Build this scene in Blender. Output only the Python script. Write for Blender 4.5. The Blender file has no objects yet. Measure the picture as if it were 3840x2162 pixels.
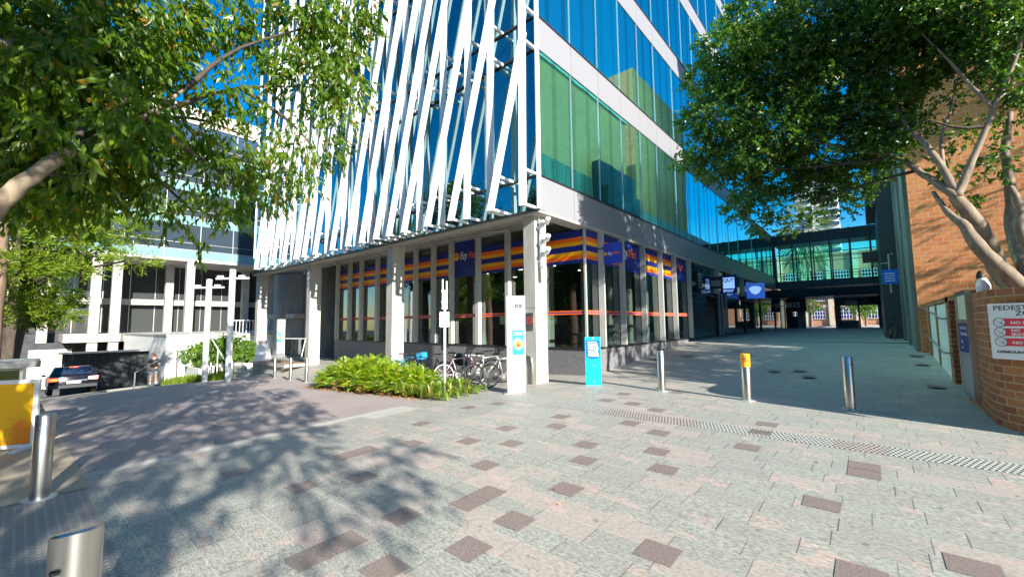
import bpy, bmesh, math, random
from math import sin, cos, pi, radians as R, sqrt, atan2, floor
from mathutils import Vector, Matrix
S = bpy.context.scene
COL = S.collection
rnd = random.Random(7)

# ------------------------------------------------------------------ camera, world, sun, exposure
cam_d = bpy.data.cameras.new('camera'); cam = bpy.data.objects.new('camera', cam_d); COL.objects.link(cam)
cam_d.sensor_width = 36; cam_d.lens = 14.698; cam_d.clip_start = .05; cam_d.clip_end = 2000
YAW, PIT, ROL = R(40.409), R(4.750), R(-.612)
fw = Vector((-sin(YAW)*cos(PIT), cos(YAW)*cos(PIT), sin(PIT)))
rt0 = Vector((cos(YAW), sin(YAW), 0)); up0 = rt0.cross(fw)
rt = rt0*cos(ROL)+up0*sin(ROL); up = up0*cos(ROL)-rt0*sin(ROL)
cam.matrix_world = Matrix(((rt.x, up.x, -fw.x, 0), (rt.y, up.y, -fw.y, 0), (rt.z, up.z, -fw.z, 1.7), (0, 0, 0, 1)))
S.camera = cam
CAM = Vector((0, 0, 1.7)); FPX = 1567.77
def ray(px, py):
    return rt*((px-1920)/FPX)+up*(-(py-1081)/FPX)+fw
def dep(px, py, D):
    return CAM+ray(px, py)*D

SUN_E, SUN_A = 24., 76.     # elevation; shadows run 76 deg from +Y towards -X
tosun = Vector((sin(R(SUN_A))*cos(R(SUN_E)), -cos(R(SUN_A))*cos(R(SUN_E)), sin(R(SUN_E))))
w = bpy.data.worlds.new('World'); S.world = w; w.use_nodes = True
wn = w.node_tree.nodes; wl = w.node_tree.links
bg = wn['Background']; sky = wn.new('ShaderNodeTexSky'); sky.sky_type = 'NISHITA'; sky.sun_disc = False
sky.sun_elevation = R(SUN_E); sky.sun_rotation = atan2(tosun.x, tosun.y)
sky.air_density = 1.0; sky.dust_density = .25; sky.ozone_density = 3.0
hsv = wn.new('ShaderNodeHueSaturation'); hsv.inputs['Saturation'].default_value = 1.6
wl.new(sky.outputs[0], hsv.inputs['Color']); wl.new(hsv.outputs[0], bg.inputs[0]); bg.inputs[1].default_value = .085
sl = bpy.data.lights.new('sun', 'SUN'); sl.energy = 4.7; sl.angle = R(.53); sl.color = (1, .95, .86)
so = bpy.data.objects.new('sun', sl); COL.objects.link(so); so.rotation_euler = tosun.to_track_quat('Z', 'Y').to_euler(); so.location = (20, -10, 40)
S.view_settings.view_transform = 'Standard'; S.view_settings.look = 'None'; S.view_settings.exposure = 1.4; S.view_settings.gamma = 1
S.cycles.use_denoising = True; S.cycles.max_bounces = 10; S.cycles.transparent_max_bounces = 12
S.cycles.sample_clamp_indirect = 6; S.cycles.caustics_reflective = True; S.cycles.blur_glossy = .3

# ------------------------------------------------------------------ terrain
def g(x, y):
    z = 0.
    if x < -6: z += .045*(max(x, -24)+6)
    if x < -24: z += .10*(max(x, -52)+24)
    if y < 9.7: z -= .025*(9.7-max(y, -10))
    if y > 13: z += min(.77, (y-13)*.077)
    if x < -13 and 8.2 < y < 13 and z < -.36:
        t = min(1., (y-8.2)/1.4)*min(1., (-13-x)/1.5); z += (-.36-z)*t
    return z
def gpt(px, py):
    z = 0; r_ = ray(px, py)
    for _ in range(60):
        t = (z-1.7)/r_.z; p = CAM+r_*t; z = .5*z+.5*g(p.x, p.y)
    return p

# ------------------------------------------------------------------ materials
class NT:
    def __init__(s, name):
        s.m = bpy.data.materials.new(name); s.m.use_nodes = True; s.t = s.m.node_tree; s.n = s.t.nodes; s.l = s.t.links
        s.b = s.n['Principled BSDF']; s.out = s.n['Material Output']
    def new(s, k, **kw):
        n = s.n.new('ShaderNode'+k)
        for a, v in kw.items(): setattr(n, a, v)
        return n
    def put(s, sock, v):
        if isinstance(v, bpy.types.NodeSocket): s.l.new(v, sock)
        elif isinstance(v, (tuple, list)): sock.default_value = tuple(v)+((1,) if len(v) == 3 and len(sock.default_value) == 4 else ())
        else: sock.default_value = v
    def M(s, op, a, b=0., c=0.):
        n = s.new('Math', operation=op); s.put(n.inputs[0], a); s.put(n.inputs[1], b); s.put(n.inputs[2], c); return n.outputs[0]
    def mix(s, f, a, b):
        n = s.new('Mix', data_type='RGBA'); s.put(n.inputs[0], f); s.put(n.inputs[6], a); s.put(n.inputs[7], b); return n.outputs[2]
    def co(s, k='Object'): return s.new('TexCoord').outputs[k]
    def xyz(s, v):
        n = s.new('SeparateXYZ'); s.put(n.inputs[0], v); return n.outputs
    def vec(s, x, y, z=0.):
        n = s.new('CombineXYZ'); s.put(n.inputs[0], x); s.put(n.inputs[1], y); s.put(n.inputs[2], z); return n.outputs[0]
    def scale(s, v, k):
        n = s.new('Mapping'); s.put(n.inputs[0], v); n.inputs['Scale'].default_value = k if isinstance(k, tuple) else (k, k, k); return n.outputs[0]
    def noise(s, v, sc, det=3, rough=.55):
        n = s.new('TexNoise'); s.put(n.inputs['Vector'], v); n.inputs['Scale'].default_value = sc; n.inputs['Detail'].default_value = det; n.inputs['Roughness'].default_value = rough; return n.outputs[0]
    def wn(s, v):
        n = s.new('TexWhiteNoise', noise_dimensions='3D'); s.put(n.inputs['Vector'], v); return n.outputs[0]
    def ramp(s, f, lo, hi):
        n = s.new('MapRange'); s.put(n.inputs[0], f); n.inputs[1].default_value = lo; n.inputs[2].default_value = hi; return n.outputs[0]
    def bump(s, h, st=.3, d=.01):
        n = s.new('Bump'); s.put(n.inputs['Height'], h); n.inputs['Strength'].default_value = st; n.inputs['Distance'].default_value = d; s.l.new(n.outputs[0], s.b.inputs['Normal'])
    def col(s, c): s.put(s.b.inputs['Base Color'], c)
    def rough(s, v): s.put(s.b.inputs['Roughness'], v)
def pm(name, c, rough=.6, metal=0., var=.18, sc=6., bump=0., stretch=(1, 1, 1), spec=.5, dirt=None):
    t = NT(name); v = t.scale(t.co(), stretch); n = t.noise(v, sc, 5)
    lo = tuple(x*(1-var) for x in c); hi = tuple(min(1, x*(1+var)) for x in c)
    k = t.mix(t.ramp(n, .3, .7), lo, hi)
    if dirt: k = t.mix(t.M('MULTIPLY', t.ramp(t.noise(v, sc*.35, 6, .7), .5, .75), dirt[1]), k, dirt[0])
    t.col(k); t.rough(rough); t.b.inputs['Metallic'].default_value = metal; t.b.inputs['Specular IOR Level'].default_value = spec
    if bump: t.bump(t.noise(v, sc*5, 4), bump, .01)
    return t.m
MT = {}
MT['concrete'] = pm('weathered_concrete', (.42, .40, .36), .8, var=.14, sc=3, bump=.25, stretch=(1, 1, .35), dirt=((.26, .25, .22), .5))
MT['concrete_dark'] = pm('grey_concrete', (.24, .25, .25), .8, var=.15, sc=2.5, bump=.25, stretch=(1, 1, .3), dirt=((.13, .14, .14), .6))
MT['plinth'] = pm('dark_stone_plinth', (.17, .165, .17), .6, var=.35, sc=28, bump=.15, stretch=(1, 1, .5))
MT['white'] = pm('white_paint', (.8, .8, .78), .45, var=.03, sc=3, dirt=((.62, .61, .57), .25))
MT['cream'] = pm('cream_render', (.66, .6, .47), .7, var=.06, sc=2)
MT['fin'] = pm('white_aluminium_fin', (.72, .72, .71), .4, var=.05, sc=2, stretch=(1, 1, .15), dirt=((.5, .5, .48), .5))
MT['spandrel'] = pm('pale_spandrel_panel', (.25, .248, .265), .35, var=.02, sc=1.5)
MT['fingrey'] = pm('grey_mullion_fin', (.42, .42, .38), .5, var=.08, sc=5)
MT['steel'] = pm('brushed_stainless_steel', (.6, .58, .55), .3, 1., var=.12, sc=14, stretch=(1, 1, .1), dirt=((.3, .28, .25), .6))
MT['galv'] = pm('grey_painted_steel', (.5, .5, .5), .4, .6, var=.05)
MT['polewhite'] = pm('pale_grey_painted_pole', (.7, .7, .7), .45, var=.03)
MT['dark'] = pm('black_aluminium', (.02, .022, .026), .4, var=.1)
MT['black'] = pm('black_rubber', (.015, .015, .016), .6, var=.1)
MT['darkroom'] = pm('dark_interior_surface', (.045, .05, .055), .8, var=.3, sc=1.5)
MT['shelf'] = pm('shop_shelving', (.16, .13, .12), .7, var=.8, sc=5, stretch=(1, 1, 3))
MT['navy'] = pm('navy_vinyl', (.01, .025, .22), .4, var=.06)
MT['blue'] = pm('bright_blue_sign', (.01, .05, .42), .4, var=.05)
MT['orange'] = pm('orange_vinyl', (.95, .15, .005), .45, var=.05)
MT['amber'] = pm('amber_vinyl', (1., .42, .005), .45, var=.05)
MT['red'] = pm('red_sign_paint', (.75, .03, .06), .4, var=.04)
MT['cyan'] = pm('cyan_printed_panel', (.0, .5, .75), .4, var=.03)
MT['cyanblue'] = pm('royal_blue_print', (.0, .12, .62), .4, var=.03)
MT['teal'] = pm('teal_poster_print', (.02, .62, .55), .45, var=.05)
MT['signwhite'] = pm('white_sign_face', (.76, .76, .75), .4, var=.02, dirt=((.58, .57, .53), .35))
MT['ink'] = pm('dark_sign_lettering', (.02, .02, .03), .5, var=.0)
MT['yellow'] = pm('yellow_paint', (.85, .42, .0), .5, var=.05)
MT['roofdark'] = pm('dark_steel_cladding', (.035, .045, .05), .45, var=.15, sc=2)
MT['timber'] = pm('weathered_timber', (.3, .2, .13), .6, var=.25, sc=6, stretch=(1, 8, 8))
MT['asphalt'] = None
MT['soil'] = pm('mulch_soil', (.07, .04, .025), .95, var=.5, sc=12, bump=.8)
MT['bark'] = pm('pale_mottled_bark', (.23, .175, .12), .85, var=.35, sc=9, bump=.6, stretch=(1, 1, .4), dirt=((.13, .11, .07), .7))
MT['barkbrown'] = pm('brown_bark', (.2, .13, .09), .9, var=.35, sc=9, bump=.8, stretch=(1, 1, .25))
MT['barkdark'] = pm('dark_bark', (.06, .045, .035), .9, var=.35, sc=9, bump=.8, stretch=(1, 1, .3))
MT['skin'] = pm('skin', (.5, .28, .19), .6, var=.05)
MT['cloth_black'] = pm('black_cotton', (.02, .02, .025), .9, var=.2, sc=14)
MT['cloth_grey'] = pm('grey_cotton', (.2, .2, .22), .9, var=.15, sc=14)
MT['hair'] = pm('dark_hair', (.03, .02, .015), .7, var=.3, sc=30)
MT['carpaint'] = pm('black_car_paint', (.012, .014, .02), .15, .2, var=.05)
MT['carglass'] = pm('dark_car_glass', (.02, .035, .07), .05, var=.05, spec=1.)
MT['tyre'] = pm('tyre_rubber', (.02, .02, .02), .85, var=.1)
MT['pinkbike'] = pm('dusty_pink_paint', (.62, .42, .46), .35, .3, var=.05)
MT['bluebike'] = pm('sky_blue_paint', (.03, .35, .7), .35, .1, var=.05)
MT['leafy_red'] = pm('rust_dead_leaf', (.30, .15, .05), .8)
MT['heritage'] = pm('pink_brick_wall', (.55, .27, .16), .8, var=.15, sc=3)
def emit(name, c, st):
    t = NT(name); t.b.inputs['Base Color'].default_value = (.5, .5, .5, 1); t.b.inputs['Emission Color'].default_value = (*c, 1); t.b.inputs['Emission Strength'].default_value = st; return t.m
MT['lamp'] = emit('lit_downlight', (1, .95, .85), 3.)
MT['tail'] = emit('lit_tail_lamp', (1, .06, .01), 1.6)
MT['tailamber'] = emit('lit_amber_lamp', (1, .3, .02), 1.2)
MT['screenblue'] = emit('lit_blue_sign_face', (.02, .1, .7), .22)
MT['screenwhite'] = emit('lit_pale_blue_face', (.25, .45, 1.), .45)

def mat_pavers():
    t = NT('granite_pavers'); p = t.xyz(t.co()); x, y = p[0], p[1]
    row = t.M('FLOOR', t.M('DIVIDE', y, .3)); off = t.M('MULTIPLY', t.wn(t.vec(row, 3.1, 7.)), .6)
    xs = t.M('DIVIDE', t.M('ADD', x, off), .6); colm = t.M('FLOOR', xs)
    fx = t.M('FRACT', xs); fy = t.M('FRACT', t.M('DIVIDE', y, .3))
    ex = t.M('MINIMUM', fx, t.M('SUBTRACT', 1., fx)); ey = t.M('MINIMUM', fy, t.M('SUBTRACT', 1., fy))
    jx = t.M('LESS_THAN', ex, .0085); jy = t.M('LESS_THAN', ey, .013)
    rid = t.wn(t.vec(colm, row, 1.)); rid2 = t.wn(t.vec(colm, row, 9.))
    # diagonal swirling granite grain
    mp = t.new('Mapping'); t.put(mp.inputs[0], t.co()); mp.inputs['Rotation'].default_value = (0, 0, R(28)); mp.inputs['Scale'].default_value = (1, 2.4, 1)
    g1 = t.noise(mp.outputs[0], 26, 5, .65); g2 = t.noise(t.co(), 90, 3, .6); g3 = t.noise(t.co(), 1.1, 3)
    base = t.mix(t.ramp(g1, .36, .62), (.165, .165, .135), (.50, .50, .42))
    base = t.mix(t.M('MULTIPLY', t.ramp(g2, .4, .65), .4), base, (.30, .31, .27))
    pinkm = t.M('MULTIPLY', t.M('GREATER_THAN', rid, .42), t.ramp(t.noise(mp.outputs[0], 2.6, 4, .6), .56, .62))
    pink = t.mix(t.ramp(g1, .36, .62), (.34, .25, .20), (.62, .49, .42))
    c = t.mix(pinkm, base, pink)
    c = t.mix(t.M('MULTIPLY', t.ramp(rid2, 0., 1.), .36), c, (.27, .25, .23))
    c = t.mix(t.M('MULTIPLY', t.M('LESS_THAN', rid2, .2), .42), c, (.46, .35, .31))
    c = t.mix(t.M('MULTIPLY', t.ramp(g3, .5, .8), .22), c, (.28, .28, .25))
    gum = t.M('MULTIPLY', t.ramp(t.noise(t.co(), 23, 0), .79, .80), .5); c = t.mix(gum, c, (.09, .09, .08))
    spots = t.M('MULTIPLY', t.ramp(t.noise(t.co(), 7.3, 1), .74, .78), .6); c = t.mix(spots, c, (.12, .12, .1))
    c = t.mix(t.M('MULTIPLY', jy, t.M('ADD', .4, t.M('MULTIPLY', t.M('MAXIMUM', t.ramp(x, -2.5, -4.5), t.ramp(y, 8., 9.5)), .35))), c, t.mix(t.M('MAXIMUM', t.ramp(x, -2.5, -4.5), t.ramp(y, 8., 9.5)), (.62, .62, .55), (.05, .05, .05)))  # sun glint painted into the colour of the near-right row joints, dark elsewhere
    c = t.mix(t.M('MULTIPLY', jx, t.M('ADD', .25, t.M('MULTIPLY', rid2, .75))), c, (.07, .07, .065))
    t.col(c); t.rough(t.M('ADD', .5, t.M('MULTIPLY', g2, .25)))
    t.bump(t.M('SUBTRACT', t.M('MULTIPLY', g1, .4), t.M('MAXIMUM', jx, t.M('MULTIPLY', jy, .4))), .35, .006)
    return t.m
def mat_brown():
    t = NT('brown_granite_paver'); g1 = t.noise(t.co(), 60, 4, .65)
    t.col(t.mix(t.ramp(g1, .35, .65), (.165, .125, .108), (.29, .23, .20))); t.rough(.55); t.bump(g1, .2, .005); return t.m
def mat_asphalt(name, a, b, pinkfar=None):
    t = NT(name); g1 = t.noise(t.co(), 70, 4, .7); g2 = t.noise(t.co(), .7, 4)
    c = t.mix(t.ramp(g1, .3, .7), a, b)
    c = t.mix(t.M('MULTIPLY', t.ramp(g2, .45, .7), .3), c, tuple(x*.7 for x in a))
    t.col(c); t.rough(.85); t.bump(g1, .3, .006); return t.m
def mat_tactile():
    t = NT('tactile_paving'); v = t.scale(t.co(), 14.); p = t.xyz(v)
    fx = t.M('SUBTRACT', t.M('FRACT', p[0]), .5); fy = t.M('SUBTRACT', t.M('FRACT', p[1]), .5)
    d = t.M('SQRT', t.M('ADD', t.M('MULTIPLY', fx, fx), t.M('MULTIPLY', fy, fy))); dot = t.M('LESS_THAN', d, .2)
    g1 = t.noise(t.co(), 50, 4)
    c = t.mix(t.ramp(g1, .3, .7), (.2, .18, .16), (.32, .29, .26)); c = t.mix(dot, c, (.42, .4, .36))
    t.col(c); t.rough(.6); t.bump(t.ramp(d, .3, .15), .8, .01); return t.m
def mat_drain():
    t = NT('slotted_drain_paver'); v = t.co(); p = t.xyz(v)
    row = t.M('FLOOR', t.M('DIVIDE', p[1], .075)); odd = t.M('MULTIPLY', t.M('MODULO', t.M('ABSOLUTE', row), 2.), .5)
    fx = t.M('FRACT', t.M('ADD', t.M('DIVIDE', p[0], .055), odd)); fy = t.M('FRACT', t.M('DIVIDE', p[1], .075))
    s = t.M('MULTIPLY', t.M('LESS_THAN', t.M('ABSOLUTE', t.M('SUBTRACT', fx, .5)), .24), t.M('LESS_THAN', t.M('ABSOLUTE', t.M('SUBTRACT', fy, .5)), .38))
    g1 = t.noise(v, 40, 4)
    c = t.mix(t.ramp(g1, .3, .7), (.38, .38, .33), (.55, .55, .5))
    pk = t.M('GREATER_THAN', t.wn(t.vec(t.M('FLOOR', t.M('DIVIDE', p[0], .6)), 1., 2.)), .72); c = t.mix(pk, c, (.44, .375, .33))
    t.col(t.mix(s, c, (.03, .035, .03))); t.rough(.6); t.bump(t.M('SUBTRACT', 1., s), .6, .01); return t.m
def mat_brick(name, c1, c2, mort, bw=.29, bh=.12, mo=.011, streak=None):
    t = NT(name); n = t.new('TexBrick'); t.l.new(t.co('UV'), n.inputs['Vector']); n.offset = .5
    n.inputs['Scale'].default_value = 1; n.inputs['Brick Width'].default_value = bw; n.inputs['Row Height'].default_value = bh; n.inputs['Mortar Size'].default_value = mo
    n.inputs['Mortar Smooth'].default_value = .15; n.inputs['Bias'].default_value = 0
    n.inputs['Color1'].default_value = (*c1, 1); n.inputs['Color2'].default_value = (*c2, 1); n.inputs['Mortar'].default_value = (*mort, 1)
    g1 = t.noise(t.co(), 22, 5, .7)
    c = t.mix(t.M('MULTIPLY', t.ramp(g1, .35, .7), .35), n.outputs[0], tuple(x*.55 for x in c1)); t.col(c); t.rough(.85)
    h = t.M('ADD', t.M('MULTIPLY', g1, .25), t.M('SUBTRACT', 1., n.outputs[1])); t.bump(h, .6, .012); return t.m
MT['pavers'] = mat_pavers(); MT['brown'] = mat_brown(); MT['tactile'] = mat_tactile(); MT['drain'] = mat_drain()
MT['asphalt'] = mat_asphalt('pinkish_asphalt', (.25, .205, .19), (.46, .39, .36))
MT['road'] = mat_asphalt('road_asphalt', (.05, .05, .052), (.11, .11, .115))
MT['path'] = mat_asphalt('pale_concrete_slab', (.40, .38, .33), (.52, .50, .44))
MT['sandpath'] = mat_asphalt('sandy_footpath', (.36, .29, .2), (.5, .42, .3))
MT['brick'] = mat_brick('orange_brick', (.55, .165, .05), (.66, .25, .08), (.50, .36, .24), .30, .15, .012)
MT['brickp'] = mat_brick('red_brown_brick', (.25, .07, .035), (.40, .16, .05), (.42, .30, .19), .30, .12, .010)

def mat_glass(name, tint, base, fac, rough=.0, wob=.0, blinds=False):
    t = NT(name); gl = t.new('BsdfGlossy'); gl.inputs['Color'].default_value = (*tint, 1); gl.inputs['Roughness'].default_value = rough
    df = t.new('BsdfDiffuse'); df.inputs['Color'].default_value = (*base, 1); mx = t.new('MixShader')
    fr = t.new('LayerWeight'); fr.inputs['Blend'].default_value = .35
    t.put(mx.inputs[0], t.M('MINIMUM', .97, t.M('ADD', fac, t.M('MULTIPLY', fr.outputs['Facing'], .45))))
    t.l.new(df.outputs[0], mx.inputs[1]); t.l.new(gl.outputs[0], mx.inputs[2]); t.l.new(mx.outputs[0], t.out.inputs[0])
    if blinds:
        oi = t.new('ObjectInfo').outputs['Random']; uv = t.xyz(t.co('UV'))
        st = t.M('GREATER_THAN', t.M('FRACT', t.M('ADD', t.M('DIVIDE', uv[0], .93), oi)), .74)
        k = t.M('MULTIPLY', st, t.M('ADD', .25, t.M('MULTIPLY', oi, .4)))
        t.put(gl.inputs['Color'], t.mix(k, tuple(tint), tuple(x*.45 for x in tint)))
        t.put(df.inputs['Color'], t.mix(t.M('MULTIPLY', oi, .7), tuple(base), tuple(x*.35+.01 for x in base)))
    if wob:
        b = t.new('Bump'); t.put(b.inputs['Height'], t.noise(t.scale(t.co(), (1, 1, .5)), .9, 2)); b.inputs['Strength'].default_value = wob; b.inputs['Distance'].default_value = .05
        t.l.new(b.outputs[0], gl.inputs['Normal'])
    return t.m
def mat_clear(name, tint, fac, rough=0.):
    t = NT(name); gl = t.new('BsdfGlossy'); gl.inputs['Color'].default_value = (.9, .95, .95, 1); gl.inputs['Roughness'].default_value = rough
    tr = t.new('BsdfTransparent'); tr.inputs['Color'].default_value = (*tint, 1); mx = t.new('MixShader')
    fr = t.new('LayerWeight'); fr.inputs['Blend'].default_value = .25
    t.put(mx.inputs[0], t.M('ADD', fac, t.M('MULTIPLY', fr.outputs['Facing'], .55)))
    t.l.new(tr.outputs[0], mx.inputs[1]); t.l.new(gl.outputs[0], mx.inputs[2]); t.l.new(mx.outputs[0], t.out.inputs[0]); return t.m
MT['glass'] = mat_glass('blue_green_curtain_glass', (.40, 1., 1.), (.005, .17, .15), .66, 0., .04, True)
MT['glassdark'] = mat_glass('dark_curtain_glass', (.40, .66, .72), (.006, .035, .045), .38, 0., .06)
MT['glasspale'] = mat_glass('pale_blue_spandrel_glass', (.6, .9, .95), (.20, .36, .38), .12, .05)
MT['glassgrey'] = mat_glass('grey_blue_office_glass', (.45, .6, .7), (.045, .065, .085), .2, .03)
MT['darkwin'] = mat_glass('dark_recessed_glass', (.35, .4, .42), (.055, .06, .06), .1, .0)
MT['shopglass'] = mat_clear('shop_window_glass', (.45, .55, .52), .10)
MT['bridgeglass'] = mat_clear('green_bridge_glass', (.5, 1., .88), .04)

def leafmat(name, c, c2, trans=.45, var=None):
    t = NT(name); oi = t.new('NewGeometry')
    n = t.wn(oi.outputs['Position']) if False else t.noise(t.co(), 3.2, 3)
    rn = oi.outputs['Random Per Island']
    col = t.mix(t.ramp(n, .35, .65), c, c2); col = t.mix(t.M('MULTIPLY', rn, .5), col, tuple(x*.55 for x in c))
    if var: col = t.mix(t.M('GREATER_THAN', rn, var[1]), col, var[0])
    df = t.new('BsdfDiffuse'); t.put(df.inputs[0], col); tr = t.new('BsdfTranslucent')
    br = t.new('Mix', data_type='RGBA', blend_type='MULTIPLY'); br.inputs[0].default_value = 1; t.put(br.inputs[6], col); br.inputs[7].default_value = (1.6, 1.8, .7, 1); t.l.new(br.outputs[2], tr.inputs[0])
    mx = t.new('MixShader'); mx.inputs[0].default_value = trans; t.l.new(df.outputs[0], mx.inputs[1]); t.l.new(tr.outputs[0], mx.inputs[2])
    gl = t.new('BsdfGlossy'); gl.inputs['Roughness'].default_value = .35; gl.inputs[0].default_value = (.8, .85, .8, 1); m2 = t.new('MixShader'); m2.inputs[0].default_value = .035
    t.l.new(mx.outputs[0], m2.inputs[1]); t.l.new(gl.outputs[0], m2.inputs[2]); t.l.new(m2.outputs[0], t.out.inputs[0]); return t.m
MT['leafA'] = leafmat('broad_green_leaf', (.045, .12, .008), (.19, .28, .012), .5, ((.32, .19, .02), .96))
MT['leafB'] = leafmat('small_green_leaf', (.03, .09, .012), (.12, .22, .018), .45, ((.20, .16, .03), .97))
MT['leafC'] = leafmat('bright_needle_foliage', (.12, .21, .012), (.30, .38, .015), .45)
MT['leafD'] = leafmat('lime_shrub_leaf', (.14, .27, .01), (.36, .46, .015), .4, ((.45, .30, .03), .93))
MT['leafE'] = leafmat('strappy_grass_leaf', (.15, .25, .03), (.30, .38, .05), .4, ((.50, .28, .06), .93))
MT['leafF'] = leafmat('distant_green_foliage', (.08, .17, .025), (.18, .30, .03), .4)
MT['deadfrond'] = leafmat('dry_brown_frond', (.22, .10, .03), (.36, .2, .06), .3)
MT['leafG'] = leafmat('palm_frond_leaf', (.10, .15, .04), (.22, .24, .07), .4)

# ------------------------------------------------------------------ mesh builder
def tag(o, label=None, cat=None, group=None, kind=None):
    for k, v in (('label', label), ('category', cat), ('group', group), ('kind', kind)):
        if v: o[k] = v
    return o
def thing(name, label, cat, loc=(0, 0, 0), group=None, rz=0., kind=None):
    o = bpy.data.objects.new(name, None); COL.objects.link(o); o.location = loc; o.rotation_euler = (0, 0, rz); o.empty_display_size = .2
    return tag(o, label, cat, group, kind)
def rootloc(o):
    while o.parent: o = o.parent
    return Vector(o.location)
class MB:
    def __init__(s): s.v = []; s.f = []; s.mi = []; s.uv = {}; s.cm = 0
    def m(s, i): s.cm = i; return s
    def face(s, pts, uv=None):
        b = len(s.v); s.v += [Vector(p) for p in pts]; s.f.append(tuple(range(b, b+len(pts)))); s.mi.append(s.cm)
        if uv: s.uv[len(s.f)-1] = uv
    def raw(s, vs, fs):
        b = len(s.v); s.v += [Vector(p) for p in vs]
        for f in fs: s.f.append(tuple(b+i for i in f)); s.mi.append(s.cm)
    def box(s, x0, x1, y0, y1, z0, z1, rz=0, c=None):
        vs = [Vector((x, y, z)) for z in (z0, z1) for y in (y0, y1) for x in (x0, x1)]
        if rz:
            c = c or ((x0+x1)/2, (y0+y1)/2); k, q = cos(rz), sin(rz)
            vs = [Vector((c[0]+(v.x-c[0])*k-(v.y-c[1])*q, c[1]+(v.x-c[0])*q+(v.y-c[1])*k, v.z)) for v in vs]
        s.raw(vs, [(0, 2, 3, 1), (4, 5, 7, 6), (0, 1, 5, 4), (2, 6, 7, 3), (0, 4, 6, 2), (1, 3, 7, 5)]); return s
    def bar(s, a, b, w, h, upv=(0, 0, 1)):
        a = Vector(a); b = Vector(b); d = (b-a).normalized(); u = Vector(upv)
        if abs(d.dot(u)) > .98: u = Vector((1, 0, 0))
        sx = d.cross(u).normalized()*w/2; sz = sx.cross(d).normalized()*h/2
        vs = [p+i*sx+j*sz for p in (a, b) for i, j in ((-1, -1), (1, -1), (1, 1), (-1, 1))]
        s.raw(vs, [(0, 3, 2, 1), (4, 5, 6, 7), (0, 1, 5, 4), (1, 2, 6, 5), (2, 3, 7, 6), (3, 0, 4, 7)]); return s
    def tube(s, pts, rs, n=8, cap=True):
        pts = [Vector(p) for p in pts]
        if not isinstance(rs, (list, tuple)): rs = [rs]*len(pts)
        b = len(s.v); rings = []; ref = None
        for i, p in enumerate(pts):
            d = (pts[min(i+1, len(pts)-1)]-pts[max(i-1, 0)]).normalized()
            if ref is None: ref = Vector((0, 0, 1)) if abs(d.z) < .9 else Vector((1, 0, 0))
            sx = d.cross(ref).normalized(); sy = sx.cross(d).normalized(); ref = sy
            rings.append([p+(sx*cos(2*pi*k/n)+sy*sin(2*pi*k/n))*rs[i] for k in range(n)])
        fs = []
        for i in range(len(pts)-1):
            for k in range(n): fs.append((i*n+k, i*n+(k+1) % n, (i+1)*n+(k+1) % n, (i+1)*n+k))
        if cap: fs.append(tuple(range(n))[::-1]); fs.append(tuple((len(pts)-1)*n+k for k in range(n)))
        s.raw([q for r_ in rings for q in r_], fs); return s
    def lathe(s, c, prof, n=20, axis='z'):
        pts = []
        for r_, h in prof:
            for k in range(n):
                a = 2*pi*k/n
                pts.append(Vector((c[0]+r_*cos(a), c[1]+r_*sin(a), c[2]+h)) if axis == 'z' else (Vector((c[0]+r_*cos(a), c[1]+h, c[2]+r_*sin(a))) if axis == 'y' else Vector((c[0]+h, c[1]+r_*cos(a), c[2]+r_*sin(a)))))
        fs = [(i*n+k, i*n+(k+1) % n, (i+1)*n+(k+1) % n, (i+1)*n+k) for i in range(len(prof)-1) for k in range(n)]
        fs.append(tuple(range(n))[::-1]); fs.append(tuple((len(prof)-1)*n+k for k in range(n)))
        s.raw(pts, fs); return s
    def prism(s, pts2, a, b, f):     # pts2 in a plane, f(u,v,w)->xyz, w from a to b
        n = len(pts2); s.raw([f(u, v, w_) for w_ in (a, b) for u, v in pts2], [tuple(range(n))[::-1], tuple(range(n, 2*n))]+[(i, (i+1) % n, n+(i+1) % n, n+i) for i in range(n)]); return s
    def ball(s, c, r_, n=10, sc=(1, 1, 1)):
        pr = [(r_*sin(pi*i/8)*1., -r_*cos(pi*i/8)) for i in range(1, 8)]; b = len(s.v); s.lathe((0, 0, 0), pr, n)
        for i in range(b, len(s.v)): v = s.v[i]; s.v[i] = Vector((c[0]+v.x*sc[0], c[1]+v.y*sc[1], c[2]+v.z*sc[2]))
        return s
    def sheet(s, x0, x1, y0, y1, dz, nx, ny, zf=None):
        zf = zf or g; vs = []; fs = []
        for j in range(ny+1):
            for i in range(nx+1):
                x = x0+(x1-x0)*i/nx; y = y0+(y1-y0)*j/ny; vs.append((x, y, zf(x, y)+dz))
        for j in range(ny):
            for i in range(nx): a = j*(nx+1)+i; fs.append((a, a+1, a+nx+2, a+nx+1))
        s.raw(vs, fs); return s
    def text(s, body, size, fn, depth=.004, bold=0., align='LEFT', wsc=1., shear=0.):
        c = bpy.data.curves.new('t', 'FONT'); c.body = body; c.size = size; c.extrude = depth/2; c.offset = bold; c.align_x = align; c.resolution_u = 3; c.shear = shear
        o = bpy.data.objects.new('t', c); COL.objects.link(o)
        me = o.to_mesh(); s.raw([fn(v.co.x*wsc, v.co.y, v.co.z+depth/2) for v in me.vertices], [tuple(p.vertices) for p in me.polygons]); o.to_mesh_clear()
        bpy.data.objects.remove(o); bpy.data.curves.remove(c); return s
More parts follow.
